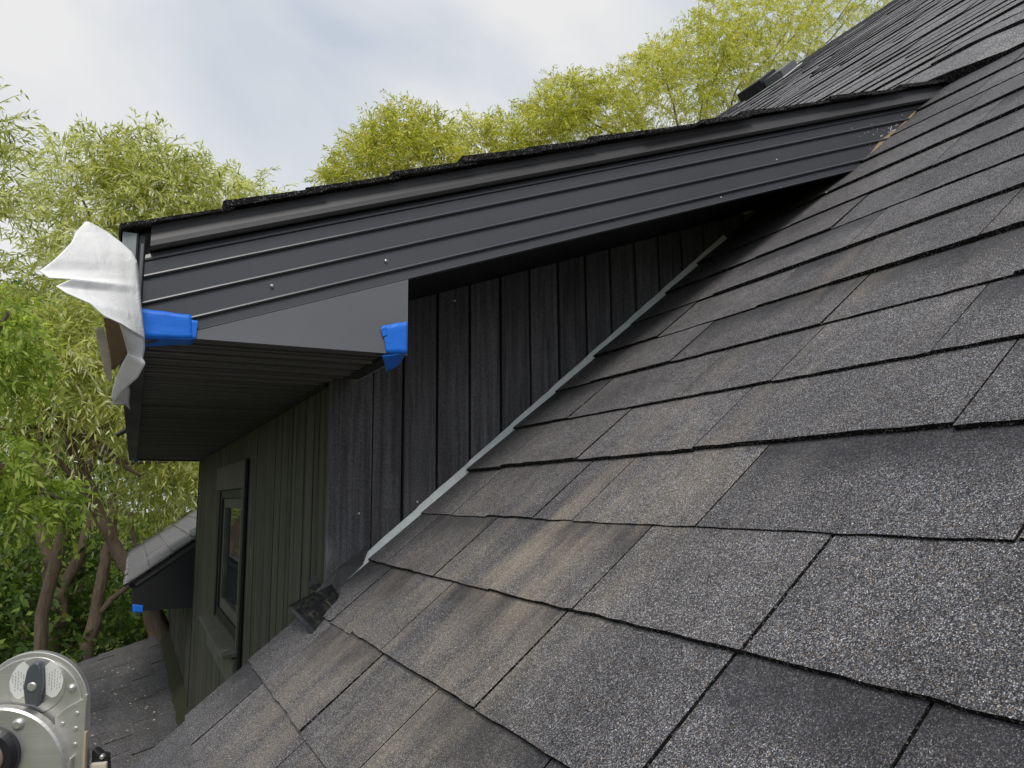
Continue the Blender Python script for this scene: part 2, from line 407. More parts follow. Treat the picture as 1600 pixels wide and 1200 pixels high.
for k in range(15):
    s = k*E*.985
    if (s*cD-.04) > XI: break
    ys = [YR-.022+random.uniform(-.006, .006), YR+.25, YR+.6]
    y = YR+.6
    while y < YE: y += random.uniform(.25, .5); ys.append(min(y, YE+.01))
    for i, (a, b) in enumerate(zip(ys[:-1], ys[1:])):
        T = random.choice([.0035, .0045, .006])
        warp = random.uniform(-.003, .006)
        vs, fs, cs = shingle_piece(s+random.gauss(0, .006), a, b-.001, T, False, random.random(), 0, 5, .0012, (lambda w_: lambda s_, y_: w_*max(0, 1-(y_-YR)/.2))(warp), DP)
        if i == 0: mesh_obj('shingle', vs, fs, M['shingle_upper'], dormer_roof, cols=cs, mi=midx(fs))
        else: far_ps.append([0, vs, fs, cs, 0, k])
join(far_ps, 'shingle_courses', M['shingle_upper'], dormer_roof)
# drip edge band along the rake, leaning out at the foot
def roof_x(z, off=0):        # x where height z meets the main roof
    return (z + DR/math.cos(PA) + off)/KR
def rake_strip(c0, c1, y0, y1, xl, name, mat, parent, prof=None, smooth=False):
    """extrusion along the rake slope. prof: list of (c, y) closed loop; cut at left x=xl and at right by the main roof"""
    pr = prof or [(c0, y0), (c1, y1), (c1, YR+.03), (c0, YR+.03)]
    A = [Vector((xl, y, zD(xl, c))) for c, y in pr]
    B = []
    for c, y in pr:
        x = (c + DR/math.cos(PA) - .006)/(KR-KD); B.append(Vector((x, y, zD(x, c))))
    n = 10; m = MB(); rings = [[A[i].lerp(B[i], j/n) for i in range(len(pr))] for j in range(n+1)]
    vs = [v for r_ in rings for v in r_]; q = len(pr)
    fs = [(j*q+i, j*q+(i+1)%q, (j+1)*q+(i+1)%q, (j+1)*q+i) for j in range(n) for i in range(q)] + [tuple(range(q))[::-1], tuple(range(n*q, (n+1)*q))]
    m.add(vs, fs); return m.build(name, mat, parent, smooth=smooth)
rake = rake_strip(0, 0, 0, 0, -.012, 'rake_fascia', M['black'], house, [(.225, YR+.012), (.392, YR+.012), (.392, YR+.035), (.225, YR+.035)])
PINV[rake.name] = Matrix()
rake_strip(0, 0, 0, 0, .002, 'drip_edge', M['drip'], rake, [(.358, YR-.012), (.3625, YR-.016), (.372, YR-.010), (.385, YR-.004), (.398, YR-.002), (.398, YR+.012), (.3635, YR+.012), (.358, YR-.004)])
cs_ = [.3575, .3185, .2785, .2395]
for i, c in enumerate(cs_):
    lo = cs_[i+1] if i < 3 else .2215
    y = YR
    if i < 3: pr = [(c-.0035, y+.002), (c-.0035, y), (lo+.0072, y), (lo+.0050, y-.0046), (lo+.0032, y-.0052), (lo+.0010, y-.0030), (lo+.0006, y+.003), (lo-.0036, y+.003), (lo-.0036, y+.0118), (c-.0035, y+.0118)]
    else: pr = [(c-.0035, y+.002), (c-.0035, y), (lo+.003, y), (lo+.0010, y-.0015), (lo, y+.001), (lo, y+.0118), (c-.0035, y+.0118)]
    if i == 0: pr = [(c-.002, y+.001), (c-.008, y-.0015), (c-.011, y-.0015), (c-.0125, y+.002), (c-.014, y)] + pr[2:-1] + [(c-.002, y+.0118)]
    rake_strip(0, 0, 0, 0, -.004, 'siding_panel', M['metal'], rake, pr)
# corner strip and eave fascia
m = MB(); m.box(-.0130, -.0045, YR-.003, YR+.034, .236, zD(-.01, .385)); m.build('corner_trim', M['black'], rake, bevel=.001)
m = MB(); m.box(-.0105, -.0065, YR-.0055, YR-.0031, .236, zD(-.01, .372)); m.build('corner_bead', M['metal_smooth'], rake)
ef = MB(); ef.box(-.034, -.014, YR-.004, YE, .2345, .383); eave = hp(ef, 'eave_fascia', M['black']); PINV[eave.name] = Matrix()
m = MB(); m.box(-.0345, -.0165, YR-.0065, YR-.0042, .30, .382); m.build('fascia_end_cap', M['light_trim'], eave)
m = MB(); m.box(-.0135, .006, YR+.036, YE, .2330, .2415); m.build('soffit_channel', M['black'], eave)
m = MB(); m.tube([at(209, 667, 4.3)+Vector((.0, 0, 0)), at(196, 673, 4.3), at(181, 681, 4.3)], [.012, .012, .009], 6); m.build('gutter_bracket', M['black'], eave)
# triangular closing panel of the eave return (front face)
XT = .394
tp = MB(); yt = YR-.0015
tri = [(.010, .236), (XT-.022, .2345), (XT-.020, .2345), (XT, .2345), (XT, zD(XT, .2225)), (.010, zD(.010, .2225))]
# slightly bellied sheet
gx, gz = 14, 6; vs = []; fs = []
for i in range(gx+1):
    x = .010+(XT-.010)*i/gx; zt = zD(x, .2212); zb = .2345
    zt = max(zt, zb+.0005)
    for j in range(gz+1):
        u, v = i/gx, j/gz
        vs.append((x, yt - .0035*(1-v)**2*u*(1-u), zb+(zt-zb)*v))
for i in range(gx):
    for j in range(gz): a = i*(gz+1)+j; fs.append((a, a+gz+1, a+gz+2, a+1))
o = mesh_obj('return_panel', vs, fs, M['metal_smooth'], rake, smooth=False)
sm_ = o.modifiers.new('s', 'SOLIDIFY'); sm_.thickness = .0015; sm_.offset = 1
m = MB(); m.box(XT-.0005, XT+.0012, YR-.002, YR+.36, .2345, .364); m.build('return_end_panel', M['light_trim'], rake)
# bottom closing of the eave return behind the triangle
m = MB(); m.box(.37, XT-.001, YR+.03, 1.50, .236, .2412); m.build('return_soffit', M['black'], rake)
# rake soffit: boards under the overhang from the face back to the wall
rs = MB(); x0, x1 = XT, 1.52
rs.hexa([(x0, YR+.036, zD(x0, .240)), (x1, YR+.036, zD(x1, .240)), (x1, 1.57, zD(x1, .240)), (x0, 1.57, zD(x0, .240))],
        [(x0, YR+.036, zD(x0, .246)), (x1, YR+.036, zD(x1, .246)), (x1, 1.57, zD(x1, .246)), (x0, 1.57, zD(x0, .246))])
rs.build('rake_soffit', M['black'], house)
# raw wood sliver where the siding was cut against the main roof
def sliver(z0, z1, wd):
    m = MB(); p0 = Vector((roof_x(z0), YR-.002, z0)); p1 = Vector((roof_x(z1), YR-.002, z1)); d = Vector((-math.sin(PA), 0, math.cos(PA)))
    m.prism([p0+d*.007, p0.lerp(p1, .5)+d*(.007+wd), p1+d*.009, p0.lerp(p1, .5)+d*.005], [q+Vector((0, .02, 0)) for q in (p0+d*.007, p0.lerp(p1, .5)+d*(.007+wd), p1+d*.009, p0.lerp(p1, .5)+d*.005)])
    return m
sliver(.800, .902, .010).build('cut_wood_edge', M['raw_wood'], rake)
sliver(.900, .985, .003).build('cut_wood_edge', M['raw_wood'], rake)
# specks and scratches of paint on the far end of the siding, nail heads
M['speck'] = simple('white_paint_speck', (.7, .7, .68), .7)
sp = MB()
def speck(px, py, r, Y=YR-.0012, sx=1):
    c = at(px, py, Y); k = 5
    pts = [c+Vector((math.cos(2*math.pi*i/k)*r*sx*random.uniform(.6, 1.2), 0, math.sin(2*math.pi*i/k)*r*random.uniform(.6, 1.2))) for i in range(k)]
    sp.prism(pts, [q+Vector((0, .003, 0)) for q in pts])
for _ in range(38):
    speck(random.gauss(1390, 28), random.gauss(205, 14), random.uniform(.0005, .0013))
for q in [(1214, 249), (1365, 210), (1377, 213), (1292, 300), (1410, 180), (1389, 200), (1220, 293), (1127, 308)]: speck(*q, .0016)
for _ in range(9):
    x, y = random.gauss(1390, 10), random.gauss(205, 6); c = at(x, y, YR-.0012); a = random.uniform(0, 3.1); l = random.uniform(.006, .016); dv = Vector((math.cos(a)*l, 0, math.sin(a)*l)); nv = Vector((-math.sin(a), 0, math.cos(a)))*.0005
    pts = [c-nv, c+dv-nv, c+dv+nv, c+nv]; sp.prism(pts, [q+Vector((0, .003, 0)) for q in pts])
sp.build('paint_specks', M['speck'], rake, kind='stuff')
nh = MB()
for q in [(425, 447), (603, 408)]:
    c = at(q[0], q[1], YR-.001)
    nh = MB(); nh.tube([c+Vector((0, .002, 0)), c-Vector((0, .002, 0)), c-Vector((0, .0028, 0))], [.0030, .0028, .0012], 8); nh.build('screw_head', simple('screw_steel', (.35, .35, .36), .35, .5, .6), rake)

# ---- horizontal eave soffit: each ribbed panel a piece
ZS = .242; y = YR+.036; sof = None
cb = MB(); cb.box(-.012, .40, YR+.036, YE-.01, ZS+.0155, ZS+.03); sof = hp(cb, 'eave_soffit', M['black']); PINV[sof.name] = Matrix()
m = MB(); m.box(.0, .352, YE-.07, YE-.01, ZS-.010, ZS+.006); m.build('end_channel', M['black'], sof)
while y < YE-.09:
    wd = .0775; x0, x1 = .006, .3535 if y > 1.52 else .372
    z = ZS + random.uniform(-.0012, .0012)
    pr = [(y+.001, z+.0146), (y+.001, z+.001), (y+.004, z-.004), (y+.008, z-.004), (y+.0095, z+.003), (y+.0355, z+.0005), (y+.037, z+.009), (y+.042, z+.009), (y+.0430, z-.002), (y+.046, z-.002), (y+.048, z+.002), (y+wd-.006, z+.000), (y+wd-.005, z+.0146)]
    m = MB(); m.prism([(x0, a, b) for a, b in pr], [(x1, a, b+random.uniform(-.0008, .0008)) for a, b in pr]); m.build('soffit_panel', M['soffit'], sof); y += wd

# ---- cheek wall (faces the camera), boards cut along the roof
def wall_backing(name, m): o = hp(m, name, M['deck']); PINV[o.name] = Matrix(); return o
cw = MB()
cw.prism([(.385, 1.600, zR(.385)-.2), (1.5, 1.600, zR(1.5)-.2), (1.5, 1.600, zD(1.5, .25)), (.385, 1.600, zD(.385, .25))][::-1], [(.385, 1.63, zR(.385)-.2), (1.5, 1.63, zR(1.5)-.2), (1.5, 1.63, zD(1.5, .25)), (.385, 1.63, zD(.385, .25))][::-1])
cheek = wall_backing('cheek_wall', cw)
bx = [.356, .4445, .5105, .588, .666, .743, .8205, .8985, .977, 1.0505, 1.127, 1.203, 1.28, 1.357, 1.434, 1.51]
for i, (a, b) in enumerate(zip(bx[:-1], bx[1:])):
    g = .0010 if i < 2 else .0030
    g2 = .0010 if i < 1 else .0030
    a0, b0 = a+(g if i else 0), b-g2
    f = 1.570 + random.uniform(-.0008, .0008)
    top = lambda x: min(zD(x, .2405), 9) if x > XT else max(.242, min(zD(x, .2405), .3)); bot = lambda x: max(zR(x)-.012, -4)
    if i == 0: zb0 = -.175; zb1 = -.135
    else: zb0, zb1 = bot(a0), bot(b0)
    m = MB(); m.hexa([(a0, f, zb0), (b0, f, zb1), (b0, f+.026, zb1), (a0, f+.026, zb0)], [(a0, f, top(a0)), (b0, f, top(b0)), (b0, f+.026, top(b0)), (a0, f+.026, top(a0))])
    m.build('board', M['board'], cheek, bevel=.0012)
# white nail heads on the boards
for q in [(711, 470), (652, 784), (561, 802), (785, 676)]:
    c = at(q[0], q[1], 1.5685); m = MB(); m.tube([c+Vector((0, .002, 0)), c-Vector((0, .001, 0))], .0022, 7); m.build('nail_head', M['speck'], cheek)
# ---- flashing strip along the foot of the cheek wall
def flash_piece(xa, xb, idx):
    n = 22; V0 = []; fl = MB()
    for i in range(n+1):
        x = xa+(xb-xa)*i/n; st = ((x/math.cos(PA)-S0+.25)/E) % 1.0
        wob = mnoise.noise(Vector((x*34, idx, 0)))*.0022; w2 = mnoise.noise(Vector((x*90, 3, idx)))*.0012
        rag = max(0, .44-x)/.07*(.010*abs(mnoise.noise(Vector((x*160, 0, 7))))+.004)
        h0 = .003+.002*math.sin(st*6.28); h1 = .0195+.0012*(1-st)+wob*.6-rag
        V0 += [Vector((x, 1.5555-.0012*idx+w2, zR(x)))+NR*h0, Vector((x, 1.5615-.0012*idx, zR(x)))+NR*h1]
    k = 2*(n+1)
    fl.add(V0+[v+Vector((0, .001, 0)) for v in V0], [(2*i, 2*i+2, 2*i+3, 2*i+1) for i in range(n)]+[(k+2*i, k+2*i+1, k+2*i+3, k+2*i+2) for i in range(n)]+[(2*i+1, 2*i+3, k+2*i+3, k+2*i+1) for i in range(n)]+[(0, 1, k+1, k)])
    fl.build('flashing_strip', M['galv'], cheek)
for i_, (xa, xb) in enumerate([(.374, .60), (.59, .86), (.85, 1.14), (1.13, 1.43)]): flash_piece(xa, xb, i_)
m = MB(); a = Vector((.352, 1.566, zR(.352))); 
pts = [Vector((.345, 1.552, zR(.345)))+NR*.006, Vector((.43, 1.556, zR(.43)))+NR*.008, Vector((.46, 1.560, zR(.46)))+NR*.029, Vector((.40, 1.563, zR(.40)))+NR*.034, Vector((.352, 1.562, zR(.352)))+NR*.030]
m.prism(pts, [p+Vector((0, .003, 0)) for p in pts]); m.build('torn_membrane', M['membrane'], cheek)
# ---- kick-out scrap of black flashing at the corner
def grid_sheet(P, nu, nv, name, mat, parent=None, thick=.001, smooth=True, kind=None):
    vs = [P(i/nu, j/nv) for i in range(nu+1) for j in range(nv+1)]; fs = [(i*(nv+1)+j, (i+1)*(nv+1)+j, (i+1)*(nv+1)+j+1, i*(nv+1)+j+1) for i in range(nu) for j in range(nv)]
    o = mesh_obj(name, vs, fs, mat, parent, kind, smooth)
    if thick: q = o.modifiers.new('s', 'SOLIDIFY'); q.thickness = thick; q.offset = 0
    return o
def bil(a, b, c, d, u, v): return (a.lerp(b, u)).lerp(d.lerp(c, u), v)
ka = at(447, 949, 1.60); kb = at(518, 912, 1.57); kc = at(533, 936, 1.49); kd = at(486, 988, 1.42)
def kick(u, v):
    q = bil(ka, kb, kc, kd, u, v); q = q + NR*(.010*math.sin(math.pi*v)*(1-.3*u)) - NR*(.016*max(0, v-.8)/.2*(1-u)) + NR*.002*mnoise.noise(q*40); return q
grid_sheet(kick, 10, 12, 'kickout_flashing', M['membrane'], cheek, .0025)
m = MB()
pk = [at(484, 918, 1.64), at(493, 898, 1.64), at(499, 912, 1.63), at(520, 915, 1.60), at(505, 928, 1.60)]
m.prism(pk, [p+Vector((-.004, .003, 0)) for p in pk]); m.build('flashing_tab', M['membrane'], cheek)
def mossp(u, v):
    q = bil(at(506, 917, 1.575), at(533, 922, 1.548), at(527, 934, 1.535), at(508, 926, 1.56), u, v); return q + Vector((0, -.004*math.sin(math.pi*u)*math.sin(math.pi*v), .003*mnoise.noise(q*200)))
grid_sheet(mossp, 10, 6, 'moss_patch', M['moss'], cheek, .003)

# ---- front wall (faces the trees), nearly edge-on
XF = .356; YEND = 5.04
fw = MB(); fw.box(XF+.028, XF+.06, 1.66, 2.88, -4.1, ZS+.1); fw.box(XF+.028, XF+.06, 3.74, YEND, -4.1, ZS+.1)
fw.box(XF+.028, XF+.06, 2.88, 3.74, .045, ZS+.1); fw.box(XF+.028, XF+.06, 2.88, 3.74, -4.1, -.50); fw.box(XF+.06, 1.5, 1.66, YEND, -1.6, -1.55)
front = wall_backing('front_wall', fw)
y = 1.572; WY0, WY1, WZ0, WZ1 = 2.90, 3.72, -.50, .040
while y < YEND-.01:
    wd = .052 if y < 3.9 else .30
    y1 = min(y+wd, YEND); f = XF + random.uniform(-.0012, .0012)
    segs = [(-1.75 if y > 1.66 else -.30, ZS+.004)]
    if y1 > WY0 and y < WY1: segs = [(-1.75, WZ0), (WZ1, ZS+.004)]
    for za, zb in segs:
        if y < 1.6: m = MB(); m.box(f, f+.026, 1.5965, y1-.003, za, zb); 
        else: m = MB(); m.box(f, f+.026, y+.003, y1-.003, za, zb)
        if y < 1.6: m = MB(); m.box(f-.0005, f+.0265, 1.5975, y1-.003, za, zb)
        m.build('board', M['board_green'], front, bevel=.0012)
    y = y1
# trim along the top under the soffit
m = MB(); m.box(XF-.010, XF-.0015, 1.60, YEND, ZS-.010, ZS-.0015); m.build('top_trim', M['black'], front)
m = MB(); m.box(XF-.004, XF+.09, YEND, YEND+.022, -1.75, ZS+.05); m.build('corner_trim', M['black'], front)
m = MB(); m.box(XF+.06, 1.9, YEND-.03, YEND, -1.7, 1.0); m.build('side_wall', M['board_green'], front)
# window
wf = MB()
wf.box(XF-.010, XF+.03, WY0-.055, WY0, WZ0-.10, WZ1+.10)          # near casing
wf.box(XF-.012, XF+.03, WY0-.055, WY1+.085, WZ1+.0005, WZ1+.1005)
window = wf.build('window', M['trim_wood'], front, bevel=.002); PINV[window.name] = Matrix()
m = MB(); m.box(XF-.013, XF-.004, WY0-.110, WY0-.0555, WZ0-.12, WZ1+.10); m.build('shadow_strip', M['black'], window)  # black strip standing in for the shadow gap beside the near casing
m = MB(); m.box(XF-.004, XF+.0015, WY1+.001, WY1+.05, WZ0-.02, WZ1-.001); m.build('shadow_strip', M['black'], window)  # black strip standing in for the shade in the far reveal
m = MB(); fr = .035
m.box(XF+.002, XF+.040, WY0, WY0+fr, WZ0, WZ1); m.box(XF+.002, XF+.040, WY1-fr, WY1, WZ0, WZ1)
m.box(XF+.002, XF+.040, WY0+fr, WY1-fr, WZ1-fr, WZ1); m.box(XF+.002, XF+.040, WY0+fr, WY1-fr, WZ0, WZ0+fr)
m.build('frame', M['black'], window, bevel=.002)
m = MB(); m.box(XF+.012, XF+.036, WY0+fr, WY1-fr, WZ0+fr, WZ0+fr+.045)
m.box(XF+.012, XF+.036, WY0+fr, WY0+fr+.04, WZ0+fr+.045, WZ1-fr-.04); m.box(XF+.012, XF+.036, WY1-fr-.04, WY1-fr, WZ0+fr+.045, WZ1-fr-.04); m.box(XF+.012, XF+.036, WY0+fr, WY1-fr, WZ1-fr-.04, WZ1-fr)
m.build('sash', M['trim_wood'], window, bevel=.002)
gm, gt, gb = newmat('window_glass', .03, .8); gb.inputs['Base Color'].default_value = (.02, .03, .028, 1); gb.inputs['IOR'].default_value = 1.9
m = MB(); m.box(XF+.022, XF+.026, WY0+fr+.04, WY1-fr-.04, WZ0+fr+.045, WZ1-fr-.04); m.build('pane', gm, window)
m = MB(); m.hexa([(XF-.06, WY0-.08, WZ0-.030), (XF+.03, WY0-.08, WZ0-.022), (XF+.03, WY1+.09, WZ0-.022), (XF-.06, WY1+.09, WZ0-.030)], [(XF-.06, WY0-.08, WZ0-.018), (XF+.03, WY0-.08, WZ0-.001), (XF+.03, WY1+.09, WZ0-.001), (XF-.06, WY1+.09, WZ0-.018)])
m.build('sill', M['trim_wood'], window, bevel=.002)
m = MB(); m.box(XF-.024, XF-.002, WY0-.08, WY1+.085, WZ0-.14, WZ0-.031); m.build('apron', M['trim_wood'], window, bevel=.002)
# lower bay wall beyond the corner
m = MB(); m.box(XF+.035, XF+.06, YEND+.03, 8.62, -4.1, -.60); bay = hp(m, 'bay_wall', M['deck']); PINV[bay.name] = Matrix()
y = YEND+.024
while y < 8.6:
    y1 = min(y+.14, 8.62); m = MB(); f = XF+.010+random.uniform(-.001, .001); m.box(f, f+.024, y+.004, y1-.004, -1.75, -.64); m.build('board', M['board_green'], bay); y = y1

# ---- far lower gable roof (black rake face towards the camera)
K4 = .70; P4 = math.atan(K4); Y4a, Y4b = 5.20, 8.30
def P4f(s, y, h=0): return Vector((.004+s*math.cos(P4)-h*math.sin(P4), y, -.497+s*math.sin(P4)+h*math.cos(P4)))
m = MB(); m.hexa([P4f(.0, Y4a, -.03), P4f(1.8, Y4a, -.03), P4f(1.8, Y4b, -.03), P4f(.0, Y4b, -.03)], [P4f(.0, Y4a, 0), P4f(1.8, Y4a, 0), P4f(1.8, Y4b, 0), P4f(.0, Y4b, 0)])
low = hp(m, 'lower_gable_roof', M['black']); PINV[low.name] = Matrix()
pcs = []
for k in range(13):
    js = [Y4a-.03]; y = Y4a-.03
    while y < Y4b: y += random.uniform(.30, .55); js.append(min(y, Y4b+.02))
    for a, b in zip(js[:-1], js[1:]):
        vs, fs, cs = shingle_piece(k*E-.02, a+.002, b-.002, random.choice([.006, .009]), False, random.uniform(.4, 1), 0, 3, .001, None, P4f)
        pcs.append([screen_size(vs), vs, fs, cs, 0, k])
pcs.sort(key=lambda q: -q[0])
# each tab of this roof carries raised ribs like split wood; real ridges over the courses
for q in pcs[:26]: mesh_obj('shingle', q[1], q[2], M['shingle_far'], low, cols=q[3], mi=midx(q[2]))
join(pcs[26:], 'shingle_courses', M['shingle_far'], low)
M['rib'] = simple('grey_split_shingle', (.19, .185, .19), .85, .3, 0, 30, .35, .4)
rb = MB(); y = Y4a-.03
while y < Y4b-.02:
    k = random.randrange(0, 6); 
    for k in range(8):
        if random.random() < .97:
            s_ = k*E+.004; a = random.uniform(0, .012); h = .020
            rb.hexa([P4f(s_+a, y, h-.006), P4f(s_+E-.002, y, h-.008), P4f(s_+E-.002, y+.046, h-.008), P4f(s_+a, y+.046, h-.006)], [P4f(s_+a, y, h+.006), P4f(s_+E-.002, y, h+.001), P4f(s_+E-.002, y+.044, h+.001), P4f(s_+a, y+.044, h+.006)])
    y += .058
rb.build('shingle_ribs', M['rib'], low, kind='stuff')
m = MB(); pr = [(.035, Y4a, -.652), (1.0, Y4a, -.652), (1.0, Y4a, -.497+K4*.99-.045), (.035, Y4a, -.497+K4*.031-.028)]
m.prism(pr, [(a, b+.03, c) for a, b, c in pr]); m.build('rake_face', M['black'], low)
m = MB(); a0, a1 = P4f(.03, Y4a-.012, -.030), P4f(1.5, Y4a-.012, -.030); b0, b1 = P4f(.03, Y4a-.012, -.004), P4f(1.5, Y4a-.012, -.004); dv = Vector((0, .0119, 0))
m.hexa([a0, a1, a1+dv, a0+dv], [b0, b1, b1+dv, b0+dv]); m.build('rake_trim', M['drip'], low)
m = MB(); m.box(.035, 1.0, Y4a+.03, Y4b-.03, -.652, -.640); m.build('soffit', M['black'], low)
m = MB(); m.box(.030, .0345, Y4a, Y4b, -.652, -.505); m.build('eave_fascia', M['black'], low)
m = MB(); p0 = at(300, 829, 5.16); m.hexa([at(297, 834, 5.17), at(316, 822, 5.17), at(317, 821, 5.24), at(298, 832, 5.24)], [at(296, 829, 5.17), at(316, 817, 5.17), at(317, 816, 5.24), at(297, 828, 5.24)]); m.build('end_flashing', M['galv'], low)

# ---- low roof at the foot of the wall
K5 = .29; P5 = math.atan(K5)
def P5f(s, y, h=0): return Vector((-2.4+s*math.cos(P5)-h*math.sin(P5), y, -1.262+K5*(-2.4-.356)+s*math.sin(P5)+h*math.cos(P5)))
S5 = 2.756/math.cos(P5)
m = MB(); m.hexa([P5f(0, .6, -.06), P5f(S5, .6, -.06), P5f(S5, 8.3, -.06), P5f(0, 8.3, -.06)], [P5f(0, .6, -.004), P5f(S5, .6, -.004), P5f(S5, 8.3, -.004), P5f(0, 8.3, -.004)])
porch = hp(m, 'porch_roof', M['deck']); PINV[porch.name] = Matrix()
pcs = []
for k in range(int(S5/E)+1):
    s = k*E; js = [1.6]; y = 1.6
    while y < 8.3: y += random.uniform(.25, .6); js.append(min(y, 8.33))
    for a, b in zip(js[:-1], js[1:]):
        vs, fs, cs = shingle_piece(s, a+.002, b-.002, random.choice([.003, .004, .006]), False, random.uniform(.2, .8), random.choice([0, .3]), 2, .001, None, P5f, expo=min(E, S5-s), over=.015 if s+E < S5 else 0)
        pcs.append([screen_size(vs), vs, fs, cs, 0, k])
pcs.sort(key=lambda q: -q[0])
for q in pcs[:60]: mesh_obj('shingle', q[1], q[2], M['shingle_low'], porch, cols=q[3], mi=midx(q[2]))
join(pcs[60:], 'shingle_courses', M['shingle_low'], porch)
m = MB(); n = 40; vs = []
for i in range(n+1):
    y = 4.6+(8.42-4.6)*i/n; q = mnoise.noise(Vector((y*6, 0, 0)))*.012
    vs += [(.300+q, y, -1.262+K5*(-.056)+.012), (.322, y, -1.262+.030), (.364, y, -1.262+.085+q)]
fs = [(3*i+j, 3*i+3+j, 3*i+4+j, 3*i+1+j) for i in range(n) for j in range(2)]
m.add(vs, fs); m.build('mossy_flashing', M['moss'], porch)
# bits of litter caught on the low roof
lt = MB()
for _ in range(230):
    q = random.gauss(0, 1); y = random.uniform(3.6, 7.6); x = -.02 + .10*random.gauss(0, 1) if random.random() < .5 else random.uniform(-.7, .25)
    P = P5f((x+2.4)/math.cos(P5), y, .011); a = random.uniform(0, 3.14); l, wv = random.uniform(.004, .012), random.uniform(.002, .005)
    d1 = Vector((math.cos(a)*l, math.sin(a)*l*1.2, 0)); d2 = Vector((-math.sin(a)*wv, math.cos(a)*wv, .004))
    lt.add([P-d1, P+d2, P+d1, P-d2], [(0, 1, 2, 3)])
tag(lt.build('roof_litter', simple('leaf_litter', (.42, .38, .30), .9), None, kind='stuff'), 'pale flecks of leaf litter scattered on the low grey roof by the wall', 'litter')

# ---- roof vent near the ridge
def box_on_roof(s0, s1, y0, y1, h0, h1, mb):
    mb.hexa([RP(s0,y0,h0),RP(s1,y0,h0),RP(s1,y1,h0),RP(s0,y1,h0)], [RP(s0,y0,h1),RP(s1,y0,h1),RP(s1,y1,h1),RP(s0,y1,h1)])
sv = S0+43.6*E
m = MB(); box_on_roof(sv+.03, sv+.24, 4.66, 5.14, .0, .03, m); vent = m.build('roof_vent', M['black'], house, bevel=.005); PINV[vent.name] = Matrix()
m = MB(); box_on_roof(sv, sv+.26, 4.86, 5.16, .03, .115, m); m.build('vent_hood', M['black'], vent, bevel=.006)
m = MB(); box_on_roof(sv+.02, sv+.26, 4.64, 4.855, .02, .085, m); m.build('vent_cover', simple('grey_vent_metal', (.12, .125, .13), .4, .5, .2), vent, bevel=.006)
m = MB(); box_on_roof(sv-.02, sv+.30, 4.62, 5.20, .012, .018, m); m.build('vent_flange', M['galv'], vent)
# a scrap of pale underlay sticking up from the rake
pp = [at(928, 220, YR+.01), at(948, 216, YR+.01), at(946, 205, YR+.01), at(936, 211, YR+.01)]
m = MB(); m.prism(pp, [q+Vector((0, .004, 0)) for q in pp]); m.build('underlay_scrap', simple('pale_underlay', (.45, .47, .45), .6), dormer_roof)

# ------------------------------------------------------------------ BLUE TAPE
tm, tt, tb = newmat('blue_masking_tape', .45, .4)
tco = objco(tt); tf = noise(tt, tco, 18, 4); L(tt, mixc(tt, tf, (.006, .12, .62), (.012, .20, .80)), tb.inputs['Base Color']); bump(tt, tb, noise(tt, tco, 40, 4, .6, 1.6), .2, .004)
def tape(name, quads, Yfun, label, th=.0006, wr=.0008, group=None):
    """quads: list of four-corner pixel patches (tl,tr,br,bl) with depth function; all in one folded strip"""
    vs = []; fs = []; nu, nv = 14, 6
    for (tl, tr, br, bl, ya, yb) in quads:
        A, B, C, D = at(*tl, ya), at(*tr, ya), at(*br, yb), at(*bl, yb); b = len(vs)
        for i in range(nu+1):
            for j in range(nv+1):
                q = bil(A, B, C, D, i/nu, j/nv); f = math.sin(math.pi*i/nu)**.5 if 0 < i < nu else 0
                vs.append(q + Vector((0, -abs(mnoise.noise(Vector((q.x*45, 3, q.z*60))))*wr*1.6*f, mnoise.noise(q*80)*.0012*f)))
        fs += [(b+i*(nv+1)+j, b+i*(nv+1)+j+1, b+(i+1)*(nv+1)+j+1, b+(i+1)*(nv+1)+j) for i in range(nu) for j in range(nv)]
    o = mesh_obj(name, vs, fs, tm, None, None, True); q = o.modifiers.new('s', 'SOLIDIFY'); q.thickness = th; q.offset = 0
    tag(o, label, 'tape'); return o
tape('blue_tape', [((218, 482), (299, 492), (301, 529), (220, 527), YR-.0066, YR-.006), ((299.5, 499), (309, 501), (306, 530), (300, 529), YR-.0062, YR-.006), ((220, 527), (304, 530), (300, 538), (224, 542), YR-.006, YR+.024)], None, 'wide crumpled blue tape beside the white paper at the eave corner')
tape('blue_tape', [((597, 509), (636, 502), (636, 553), (604, 552), YR-.0056, YR-.005), ((595, 512), (604, 510), (605, 524), (598, 527), YR-.0064, YR-.006), ((597, 556), (636, 551), (622, 572), (604, 581), YR-.005, YR+.03)], None, 'blue tape folded round the right corner of the triangular panel')
tape('blue_tape', [((207, 944), (224, 946), (223, 957), (207, 957), Y4a-.006, Y4a-.004)], None, 'small blue tape on the bottom corner of the far black gable end', .001, .0)
tape('blue_tape', [((209, 716), (216, 716), (216, 721), (211, 722), 4.99, 5.0)], None, 'tiny blue tape at the far end of the long eave', .001, .0)

